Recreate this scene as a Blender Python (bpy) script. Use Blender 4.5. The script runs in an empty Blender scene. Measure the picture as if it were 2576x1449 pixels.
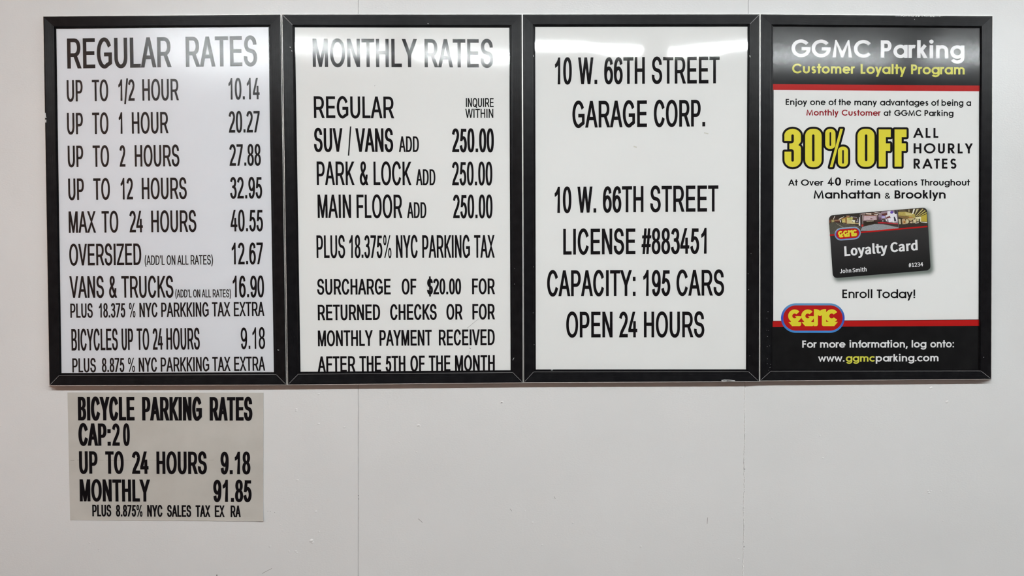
import bpy, math, random
from mathutils import Vector, Matrix
from mathutils.geometry import delaunay_2d_cdt
import numpy as np
random.seed(7)
C = bpy.context.scene.collection
sc = bpy.context.scene

# ------------------------------------------------------------------ camera, world, exposure, lamps
W0, H0, FPX = 2576.0, 1449.0, 1983.0
CAM_D, CAM_Z = 2.48, 1.55
cam_d = bpy.data.cameras.new('camera'); cam = bpy.data.objects.new('camera', cam_d); C.objects.link(cam)
cam_d.sensor_width = 36.0; cam_d.lens = 36.0*FPX/W0
CAM_R = Matrix.Rotation(math.radians(89.0), 3, 'X') @ Matrix.Rotation(math.radians(0.2), 3, 'Z')
cam.location = (0, -CAM_D, CAM_Z); cam.rotation_euler = CAM_R.to_euler()
sc.camera = cam
cam_d.clip_start = 0.05

world = bpy.data.worlds.new('world'); sc.world = world; world.use_nodes = True
world.node_tree.nodes['Background'].inputs[0].default_value = (0.9, 0.8, 0.7, 1)
world.node_tree.nodes['Background'].inputs[1].default_value = 0.005
sc.view_settings.view_transform = 'Standard'; sc.view_settings.look = 'None'
sc.view_settings.exposure = 0.0; sc.view_settings.gamma = 1.0
sc.view_settings.use_curve_mapping = False
LAMP_Y, LAMP_Z, LAMP_X = -3.3, 3.198, (-1.729, 0.109, 1.947, 3.785)
TUBE_POWER = 119.0

# ------------------------------------------------------------------ helpers
def P(px, py, h=0.0):
    """point of the plane h metres in front of the wall that shows at photo pixel (px, py)"""
    d = CAM_R @ Vector(((px-W0/2)/FPX, -(py-H0/2)/FPX, -1.0))
    t = (CAM_D-h)/d.y
    return Vector((t*d.x, -h, CAM_Z+t*d.z))

def mat(name, col, rough=0.5, spec=0.5, metal=0.0, coat=0.0):
    m = bpy.data.materials.new(name); m.use_nodes = True
    b = m.node_tree.nodes['Principled BSDF']
    b.inputs['Base Color'].default_value = (*col, 1); b.inputs['Roughness'].default_value = rough
    b.inputs['Specular IOR Level'].default_value = spec; b.inputs['Metallic'].default_value = metal
    b.inputs['Coat Weight'].default_value = coat
    return m

def noise_mat(name, c1, c2, scale=30.0, rough=0.5, bump=0.0, bscale=300.0, spec=0.5, stretch=(1, 1, 1), detail=4.0, dist=0.001):
    m = mat(name, c1, rough, spec); nt = m.node_tree; b = nt.nodes['Principled BSDF']
    tc = nt.nodes.new('ShaderNodeTexCoord'); mp = nt.nodes.new('ShaderNodeMapping')
    mp.inputs['Scale'].default_value = stretch
    nt.links.new(tc.outputs['Object'], mp.inputs['Vector'])
    n = nt.nodes.new('ShaderNodeTexNoise'); n.inputs['Scale'].default_value = scale; n.inputs['Detail'].default_value = detail
    nt.links.new(mp.outputs[0], n.inputs['Vector'])
    r = nt.nodes.new('ShaderNodeValToRGB')
    r.color_ramp.elements[0].position = 0.35; r.color_ramp.elements[1].position = 0.65
    r.color_ramp.elements[0].color = (*c1, 1); r.color_ramp.elements[1].color = (*c2, 1)
    nt.links.new(n.outputs['Fac'], r.inputs['Fac']); nt.links.new(r.outputs['Color'], b.inputs['Base Color'])
    if bump > 0:
        n2 = nt.nodes.new('ShaderNodeTexNoise'); n2.inputs['Scale'].default_value = bscale; n2.inputs['Detail'].default_value = 3.0
        nt.links.new(mp.outputs[0], n2.inputs['Vector'])
        bp = nt.nodes.new('ShaderNodeBump'); bp.inputs['Strength'].default_value = bump; bp.inputs['Distance'].default_value = dist
        nt.links.new(n2.outputs['Fac'], bp.inputs['Height']); nt.links.new(bp.outputs['Normal'], b.inputs['Normal'])
    return m

def emit(name, col, power):
    m = bpy.data.materials.new(name); m.use_nodes = True; nt = m.node_tree
    nt.nodes.remove(nt.nodes['Principled BSDF'])
    e = nt.nodes.new('ShaderNodeEmission'); e.inputs[0].default_value = (*col, 1); e.inputs[1].default_value = power
    nt.links.new(e.outputs[0], nt.nodes['Material Output'].inputs[0]); return m

def cover_mat(name, rough, gain=1.0):
    m = bpy.data.materials.new(name); m.use_nodes = True; nt = m.node_tree
    nt.nodes.remove(nt.nodes['Principled BSDF'])
    t = nt.nodes.new('ShaderNodeBsdfTransparent'); g = nt.nodes.new('ShaderNodeBsdfGlossy')
    g.inputs['Roughness'].default_value = rough
    f = nt.nodes.new('ShaderNodeFresnel'); f.inputs['IOR'].default_value = 1.49
    k = nt.nodes.new('ShaderNodeMath'); k.operation = 'MULTIPLY'; k.inputs[1].default_value = gain
    tc = nt.nodes.new('ShaderNodeTexCoord'); n = nt.nodes.new('ShaderNodeTexNoise')
    n.inputs['Scale'].default_value = 7.0; n.inputs['Detail'].default_value = 2.0
    bp = nt.nodes.new('ShaderNodeBump'); bp.inputs['Strength'].default_value = 0.12; bp.inputs['Distance'].default_value = 0.002
    nt.links.new(tc.outputs['Object'], n.inputs['Vector']); nt.links.new(n.outputs['Fac'], bp.inputs['Height'])
    nt.links.new(bp.outputs['Normal'], g.inputs['Normal'])
    mx = nt.nodes.new('ShaderNodeMixShader')
    nt.links.new(f.outputs[0], k.inputs[0]); nt.links.new(k.outputs[0], mx.inputs[0])
    nt.links.new(t.outputs[0], mx.inputs[1]); nt.links.new(g.outputs[0], mx.inputs[2])
    nt.links.new(mx.outputs[0], nt.nodes['Material Output'].inputs[0]); return m

ORIGIN = {}
def mesh(name, verts, faces, m, parent=None, smooth=False, label=None, kind=None, cols=None):
    """one mesh object from world-space vertices; under a parent it is stored relative to that thing's origin"""
    o0 = ORIGIN.get(parent.name, Vector((0, 0, 0))) if parent else Vector((0, 0, 0))
    me = bpy.data.meshes.new(name)
    me.from_pydata([tuple(Vector(v)-o0) for v in verts], [], faces)
    me.materials.append(m)
    if smooth: me.polygons.foreach_set('use_smooth', [True]*len(me.polygons))
    if cols:
        a = me.color_attributes.new('print', 'FLOAT_COLOR', 'POINT')
        for i, c in enumerate(cols): a.data[i].color = (*c, 1)
    me.update()
    o = bpy.data.objects.new(name, me); C.objects.link(o)
    if parent: o.parent = parent; ORIGIN[o.name] = o0
    if label: o['label'] = label
    if kind: o['kind'] = kind
    return o

def thing(name, loc, label, cat, group=None):
    o = bpy.data.objects.new(name, None); C.objects.link(o); o.location = loc; o.empty_display_size = 0.1
    o['label'] = label; o['category'] = cat
    if group: o['group'] = group
    ORIGIN[o.name] = Vector(loc); return o

def box(lo, hi):
    x0, y0, z0 = lo; x1, y1, z1 = hi
    v = [(x0, y0, z0), (x1, y0, z0), (x1, y1, z0), (x0, y1, z0), (x0, y0, z1), (x1, y0, z1), (x1, y1, z1), (x0, y1, z1)]
    return v, [(0, 3, 2, 1), (4, 5, 6, 7), (0, 1, 5, 4), (1, 2, 6, 5), (2, 3, 7, 6), (3, 0, 4, 7)]

def join(parts):
    V, F = [], []
    for v, f in parts:
        n = len(V); V += list(v); F += [tuple(i+n for i in q) for q in f]
    return V, F

def lerp(a, b, t): return a+(b-a)*t

# ------------------------------------------------------------------ flat print: outlines and strokes in photo pixels, laid on a plane
def area(c): return sum(c[i][0]*c[(i+1) % len(c)][1]-c[(i+1) % len(c)][0]*c[i][1] for i in range(len(c)))/2
def inside(p, c):
    r = False; x, y = p; n = len(c)
    for i in range(n):
        (x1, y1), (x2, y2) = c[i], c[(i+1) % n]
        if (y1 > y) != (y2 > y) and x < (x2-x1)*(y-y1)/(y2-y1)+x1: r = not r
    return r

def fill(contours):
    """verts, faces of filled outlines (non-zero winding, so crossings and overlaps are harmless)"""
    if not contours: return [], []
    vs = [Vector(p) for c in contours for p in c]; es = []; n = 0
    for c in contours:
        es += [(n+i, n+(i+1) % len(c)) for i in range(len(c))]; n += len(c)
    r = delaunay_2d_cdt(vs, es, [], 0, 1e-4)
    V = [tuple(v) for v in r[0]]; T = [f for f in r[2] if len(f) == 3]
    if not T: return [], []
    A = np.array(V); cen = A[np.array(T)].mean(axis=1); wn = np.zeros(len(T))
    for c in contours:
        c = np.array(c); d = np.roll(c, -1, axis=0)
        x, y = cen[:, 0][:, None], cen[:, 1][:, None]
        side = (d[:, 0]-c[:, 0])*(y-c[:, 1])-(x-c[:, 0])*(d[:, 1]-c[:, 1])
        wn += ((c[:, 1] <= y) & (d[:, 1] > y) & (side > 0)).sum(1)-((c[:, 1] > y) & (d[:, 1] <= y) & (side < 0)).sum(1)
    return V, [T[i] for i in range(len(T)) if wn[i] != 0]

def grow(c, sgn, dx, dy):
    """push an outline outwards by dx, dy (mitred)"""
    q = [c[0]]
    for p in c[1:]:
        if abs(p[0]-q[-1][0])+abs(p[1]-q[-1][1]) > 1e-4: q.append(p)
    if abs(q[0][0]-q[-1][0])+abs(q[0][1]-q[-1][1]) < 1e-4: q.pop()
    n = len(q); out = []
    for i in range(n):
        a, b, d = q[i-1], q[i], q[(i+1) % n]
        e1 = (b[0]-a[0], b[1]-a[1]); e2 = (d[0]-b[0], d[1]-b[1])
        l1 = math.hypot(*e1) or 1; l2 = math.hypot(*e2) or 1
        n1 = (e1[1]/l1, -e1[0]/l1); n2 = (e2[1]/l2, -e2[0]/l2)
        k = max(0.45, 1+n1[0]*n2[0]+n1[1]*n2[1]); m = ((n1[0]+n2[0])/k, (n1[1]+n2[1])/k)
        out.append((b[0]+sgn*m[0]*dx, b[1]+sgn*m[1]*dy))
    return out

def ribbon(pts, w, closed=False):
    n = len(pts); V, F = [], []
    for i in range(n):
        a = pts[i-1] if (i > 0 or closed) else None; b = pts[i]; d = pts[(i+1) % n] if (i < n-1 or closed) else None
        def nr(p, q):
            e = (q[0]-p[0], q[1]-p[1]); l = math.hypot(*e) or 1; return (e[1]/l, -e[0]/l)
        if a is None: m = nr(b, d)
        elif d is None: m = nr(a, b)
        else:
            n1, n2 = nr(a, b), nr(b, d); k = max(0.25, 1+n1[0]*n2[0]+n1[1]*n2[1]); m = ((n1[0]+n2[0])/k, (n1[1]+n2[1])/k)
        V += [(b[0]+m[0]*w/2, b[1]+m[1]*w/2), (b[0]-m[0]*w/2, b[1]-m[1]*w/2)]
    for i in range(n if closed else n-1):
        j = (i+1) % n; F.append((2*i, 2*j, 2*j+1, 2*i+1))
    return V, F

def arc(cx, cy, rx, ry, a0, a1, n=14):
    return [(cx+rx*math.cos(math.radians(lerp(a0, a1, i/n))), cy+ry*math.sin(math.radians(lerp(a0, a1, i/n)))) for i in range(n+1)]

KX = [(110, .0165), (712, .0158), (1314, .003), (1912, -.001), (2496, -.004)]
def kskew(x):
    if x <= KX[0][0]: return KX[0][1]
    for (a, ka), (b, kb) in zip(KX, KX[1:]):
        if x <= b: return lerp(ka, kb, (x-a)/(b-a))
    return KX[-1][1]

def square(x0, y0, x1, y1): return [(x0, y0), (x1, y0), (x1, y1), (x0, y1)]
# ------------------------------------------------------------------ materials
M_PAINT = noise_mat('wall_paint', (0.68, 0.685, 0.68), (0.705, 0.71, 0.705), 3.0, 0.31, 0.5, 230.0, 0.5, dist=0.0006, stretch=(0.7, 1, 1))
M_GAP = noise_mat('seam_plaster', (0.26, 0.25, 0.24), (0.46, 0.45, 0.44), 60.0, 0.8)
M_FILL = noise_mat('joint_filler_paint', (0.70, 0.70, 0.69), (0.78, 0.78, 0.77), 80.0, 0.5, 0.6, 500.0)
M_DARK = mat('dark_hole', (0.02, 0.018, 0.018), 0.8)
M_WARM = noise_mat('warm_bounce_paint', (0.70, 0.36, 0.24), (0.74, 0.40, 0.27), 4.0, 0.6)  # unseen left wall, coloured warm to throw a pink bounce on the left
M_GREY = noise_mat('side_wall_paint', (0.34, 0.35, 0.38), (0.37, 0.38, 0.41), 4.0, 0.6)
M_BROWN = noise_mat('front_wall_paint', (0.06, 0.036, 0.028), (0.075, 0.045, 0.033), 2.0, 0.6)
M_FLOOR = noise_mat('floor_concrete', (0.075, 0.045, 0.032), (0.095, 0.06, 0.042), 6.0, 0.7, 0.2, 60.0)
M_CEIL = noise_mat('ceiling_paint', (0.22, 0.22, 0.22), (0.25, 0.25, 0.25), 3.0, 0.8)
M_RAIL = noise_mat('black_rail', (0.005, 0.005, 0.006), (0.008, 0.008, 0.009), 40.0, 0.25, 0.0, 900.0, 0.10)
M_SILVER = noise_mat('bare_aluminium', (0.62, 0.61, 0.58), (0.74, 0.73, 0.70), 60.0, 0.38); M_SILVER.node_tree.nodes['Principled BSDF'].inputs['Metallic'].default_value = 0.35
M_SCUFF = mat('scraped_paint', (0.62, 0.64, 0.64), 0.6)
M_EDGE_LIT = mat('edge_highlight_grey', (0.20, 0.20, 0.20), 0.45)  # flat grey standing in for light caught on the rail edges
M_BACK = mat('backing_board', (0.05, 0.05, 0.05), 0.8)
M_PAPER_A = noise_mat('poster_paper_cool', (0.76, 0.77, 0.80), (0.77, 0.78, 0.81), 3.0, 0.6, spec=0.1)
M_PAPER = noise_mat('poster_paper', (0.795, 0.80, 0.785), (0.805, 0.81, 0.795), 3.0, 0.6, spec=0.1)
M_INK = noise_mat('black_ink', (0.004, 0.003, 0.004), (0.006, 0.005, 0.006), 30.0, 0.6, spec=0.06)
M_SIGN = noise_mat('faded_sign_vinyl', (0.47, 0.455, 0.415), (0.52, 0.505, 0.465), 9.0, 0.55, 0.1, 200.0)
M_CREASE = mat('dark_crease', (0.33, 0.31, 0.28), 0.7)
M_BAND = noise_mat('printed_black_band', (0.006, 0.006, 0.0065), (0.009, 0.009, 0.0095), 30.0, 0.6, spec=0.06)
M_RED = mat('printed_red', (0.44, 0.008, 0.007), 0.6, 0.1)
M_DRED = mat('printed_dark_red', (0.27, 0.006, 0.012), 0.6, 0.1)
M_WHITE = mat('printed_white', (0.80, 0.80, 0.80), 0.6)
M_YEL = mat('printed_yellow', (0.72, 0.64, 0.012), 0.6)
M_LYEL = mat('printed_light_yellow', (0.68, 0.66, 0.06), 0.6)
M_ORANGE = mat('printed_orange_edge', (0.80, 0.50, 0.03), 0.6)
M_PRINT = mat('printed_colours', (1, 1, 1), 0.6, 0.1)
_a = M_PRINT.node_tree.nodes.new('ShaderNodeVertexColor'); _a.layer_name = 'print'
M_PRINT.node_tree.links.new(_a.outputs['Color'], M_PRINT.node_tree.nodes['Principled BSDF'].inputs['Base Color'])
M_PICT = mat('printed_picture', (1, 1, 1), 0.6, 0.1)
_nt = M_PICT.node_tree; _a = _nt.nodes.new('ShaderNodeVertexColor'); _a.layer_name = 'print'
_tc = _nt.nodes.new('ShaderNodeTexCoord'); _n = _nt.nodes.new('ShaderNodeTexNoise'); _n.inputs['Scale'].default_value = 800.0; _n.inputs['Detail'].default_value = 2.0
_nt.links.new(_tc.outputs['Object'], _n.inputs['Vector'])
_mr = _nt.nodes.new('ShaderNodeMapRange'); _mr.inputs[1].default_value = 0.35; _mr.inputs[2].default_value = 0.65; _mr.inputs[3].default_value = 0.6; _mr.inputs[4].default_value = 1.4
_nt.links.new(_n.outputs['Fac'], _mr.inputs[0])
_mx = _nt.nodes.new('ShaderNodeVectorMath'); _mx.operation = 'SCALE'
_nt.links.new(_a.outputs['Color'], _mx.inputs[0]); _nt.links.new(_mr.outputs[0], _mx.inputs['Scale'])
_nt.links.new(_mx.outputs[0], _nt.nodes['Principled BSDF'].inputs['Base Color'])
M_COVER = [cover_mat('clear_cover_hazy', 0.18, 0.85), cover_mat('clear_cover_soft', 0.085, 0.46), cover_mat('clear_cover_glossy', 0.045, 0.5), cover_mat('clear_cover_satin', 0.12, 0.42)]
M_TUBE = emit('fluorescent_glow', (0.94, 0.99, 1.0), TUBE_POWER)
M_ENAMEL = mat('white_enamel', (0.75, 0.75, 0.74), 0.4)
# ------------------------------------------------------------------ the room
XL, XR, YF, ZC = -2.85, 5.2, -6.0, 3.32
seam1 = P(901, 1200).x; seam2 = P(1872, 1200).x
wall = mesh('wall_back', *box((XL, 0.0028, 0), (XR, 0.12, ZC)), M_GAP, kind='structure')
def panel(x0, x1):
    """a wall sheet with eased edges, standing 3 mm proud of the joint behind it; its right edge wanders a little"""
    g = 0.0005; b = 0.0006; V, F = [], []; n = 160
    rows = []
    rnd = random.Random(int(x0*100)+5)
    for i in range(n+1):
        z = ZC*i/n; j = rnd.uniform(-.0002, .0002)
        rows.append([(x0+g, 0.003, z), (x0+g, b, z), (x0+g+b, 0, z), (x1-g-b+j, 0, z), (x1-g+j, b, z), (x1-g+j, 0.003, z)])
    for r in rows: V += r
    for i in range(n):
        for k in range(5): a = i*6+k; F.append((a, a+1, a+7, a+6))
    o = mesh('wall_panel', V, F, M_PAINT, wall)
    return o
for a, b in ((XL, seam1), (seam1, seam2), (seam2, XR)): panel(a, b)

def dome(px, py, rpx, hgt, sx=1.0, sy=1.0, ang=0.0):
    c = P(px, py, 0); r = rpx*0.00125; V = []; F = []; n = 10
    ca, sa = math.cos(ang), math.sin(ang)
    for ring, (rr, hh) in enumerate(((1, 0), (0.72, 0.55), (0.38, 0.9))):
        for i in range(n):
            t = 2*math.pi*i/n; jit = 1+0.15*math.sin(3*t+px)
            u, v = math.cos(t)*r*rr*sx*jit, math.sin(t)*r*rr*sy
            V.append((c.x+u*ca-v*sa, -hh*hgt+0.0001, c.z+u*sa+v*ca))
    V.append((c.x, -hgt, c.z))
    for k in range(2):
        for i in range(n): j = (i+1) % n; F.append((k*n+i, k*n+j, (k+1)*n+j, (k+1)*n+i))
    for i in range(n): F.append((2*n+i, 2*n+(i+1) % n, 3*n))
    return V, F
def zoompts(ox, oy, s, L): return [(ox+a[0]/s, oy+a[1]/s)+tuple(a[2:]) for a in L]
B = zoompts(660, 960, 2.9625, [(420, 93, 3), (253, 207, 3.2), (253, 218, 3), (420, 315, 3), (612, 340, 3), (863, 267, 1.6), (1163, 325, 4), (1172, 333, 2.5), (1785, 155, 4), (350, 498, 1.6), (262, 735, 3),
    (1020, 450, 1.6), (1148, 525, 2.2), (1043, 614, 1.6), (400, 968, 3), (150, 1110, 2.2), (135, 1068, 1.8), (423, 1118, 2.6), (365, 1185, 5), (375, 1200, 3.5), (57, 1230, 3.2), (200, 1265, 2.4), (250, 1265, 3), (258, 1275, 2.4), (640, 1333, 2), (1710, 663, 1.6), (122, 120, 1.5), (1605, 238, 1.5), (868, 370, 1.2), (650, 675, 1.2)])
B += zoompts(1300, 960, 2.9625, [(175, 155, 1.5), (904, 372, 1.5), (1227, 560, 2.2), (418, 1052, 2.6), (118, 1050, 2.6), (190, 1217, 2.6), (925, 1230, 3), (1655, 1323, 2.6), (1765, 1035, 1.8), (60, 963, 1.8), (287, 1140, 1.5)])
B += zoompts(1936, 940, 2.847, [(425, 205, 1.8), (355, 323, 2), (360, 445, 2.4), (382, 605, 2.6), (373, 953, 1.8), (20, 1037, 2.4), (1227, 841, 1.8), (1243, 1057, 1.8), (1270, 203, 4), (1157, 102, 4), (1347, 505, 1.4), (1136, 840, 3.2), (1143, 854, 3.2), (1155, 840, 2.6), (818, 260, 1)])
B += zoompts(0, 900, 2.64, [(5, 452, 2), (93, 452, 2), (655, 1270, 2.4), (657, 1282, 2), (595, 1230, 2.4), (1505, 1405, 2), (1793, 1250, 3), (1825, 1022, 1.2)])
mesh('paint_blemish', *join([dome(b[0], b[1], b[2], b[2]*0.00034, 1.25, 0.85, 0.5) for b in B]), M_PAINT, wall, smooth=True, kind='stuff', label='small raised paint lumps and dents scattered over the wall')
def scratch(pts, w): return [(x, y) for x, y in pts], w
SC = [([(659, 1443), (672, 1436), (684, 1430)], 1.2), ([(1052, 1305), (1058, 1310), (1063, 1315)], 1.3), ([(1394, 1249), (1397, 1255)], 1.2), ([(1780, 1302), (1779, 1318)], 1.4), ([(1283, 1280), (1288, 1286)], 1.1)]
parts = []
for pts, w in SC:
    V, F = ribbon(pts, w); parts.append(([P(x, y, 0.0004) for x, y in V], F))
mesh('wall_scratch', *join(parts), M_GAP, wall, kind='stuff')
holes = []
for x, y, r in ((1262.5, 1012.5, 1.4), (545.5, 1447, 1.8), (1873.5, 1180, 1.4), (1871.7, 1375, 1.3), (901.5, 1246.5, 1.1), (902, 1255, 1.0), (1873, 1237, 0.9), (674, 1286, 0.8), (680, 1287, 0.7), (691, 1289, 0.8)):
    holes.append(([P(px, py, 0.0016) for px, py in arc(x, y, r*0.7, r, 0, 360, 10)[:-1]], [tuple(range(10))]))
mesh('chip_hole', *join(holes), M_DARK, wall, kind='stuff')
# rough filler down the right-hand joint, below the frames
rnd = random.Random(3); V = []; F = []; n = 620
top = P(1874, 974).z; bot = 0.3
a_, b_ = 0.0, 0.0; edge = []
for i in range(n+1):
    z = lerp(bot, top, i/n); a_ = 0.8*a_+rnd.uniform(-.0004, .0004); b_ = 0.6*b_+rnd.uniform(-.0006, .0006)
    xc = seam2+0.0006+0.0009*math.sin(z*37)+a_
    wd = 0.0019+b_; hh = rnd.choice((.0002, .0004, .0012, .0018, .0024)) if rnd.random() > 0.15 else -0.0006
    if z > top-0.2: hh *= 0.8
    V += [(xc-wd, 0.0004, z), (xc-wd*0.5, -hh, z+rnd.uniform(-.0006, .0006)), (xc+wd*0.2, -hh*rnd.uniform(-.2, 1), z), (xc+wd, 0.0003, z)]
    edge.append((xc-wd, z))
for i in range(n):
    for k in range(3): a = i*4+k; F.append((a, a+1, a+5, a+4))
crk = []; i = 0
while i < n-8:
    L = rnd.randint(2, 9); w_ = rnd.uniform(.0002, .0007); v = []
    for k in range(L+1): x, z = edge[i+k]; v += [(x-w_*(0.3 if k in (0, L) else 1), -0.0001, z), (x+0.0002, -0.0001, z)]
    crk.append((v, [(2*k, 2*k+2, 2*k+3, 2*k+1) for k in range(L)])); i += L+rnd.randint(0, 5)
mesh('joint_crack', *join(crk), M_GAP, wall, kind='stuff')
mesh('joint_filler', V, F, M_FILL, wall, label='rough lumpy filler in the right-hand joint of the wall')

mesh('floor', *box((XL, YF, -0.1), (XR, 0.12, 0)), M_FLOOR, kind='structure')
mesh('ceiling', *box((XL, YF, ZC), (XR, 0.12, ZC+0.1)), M_CEIL, kind='structure')
mesh('wall_left', *box((XL-0.1, YF, 0), (XL, 0.12, ZC)), M_WARM, kind='structure')
mesh('wall_right', *box((XR, YF, 0), (XR+0.1, 0.12, ZC)), M_GREY, kind='structure')
mesh('wall_front', *box((XL, YF-0.1, 0), (XR, YF, ZC)), M_BROWN, kind='structure')

def cyl(c, axis, r, L, n=16):
    V = []; F = []
    for s in (0, 1):
        for i in range(n):
            t = 2*math.pi*i/n; u, v = math.cos(t)*r, math.sin(t)*r
            V.append((c[0]+L*s, c[1]+u, c[2]+v) if axis == 'x' else (c[0]+u, c[1]+v, c[2]+L*s))
    for i in range(n): j = (i+1) % n; F.append((i, j, n+j, n+i))
    F += [tuple(range(n)), tuple(range(n, 2*n))]
    return V, F
NAMES = ('above the left frame', 'above the middle frames', 'above the right frames', 'furthest to the right')
for k, X in enumerate(LAMP_X):
    t = thing('tube_lamp', (X, LAMP_Y, ZC), 'twin fluorescent tube lamp on the ceiling, '+NAMES[k], 'lamp', 'fluorescent tube lamps in a row along the ceiling')
    mesh('lamp_body', *box((X-0.85, LAMP_Y-0.07, LAMP_Z+0.045), (X+0.85, LAMP_Y+0.07, ZC)), M_ENAMEL, t)
    for q_ in (-0.035, 0.035):
        for s in (-1, 1):
            mesh('tube_socket', *box((X+s*0.837-0.012, LAMP_Y+q_-0.018, LAMP_Z-0.022), (X+s*0.837+0.012, LAMP_Y+q_+0.018, LAMP_Z+0.045)), M_ENAMEL, t)
        mesh('glass_tube', *cyl((X-0.825, LAMP_Y+q_, LAMP_Z), 'x', 0.019, 1.65), M_TUBE, t)
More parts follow.
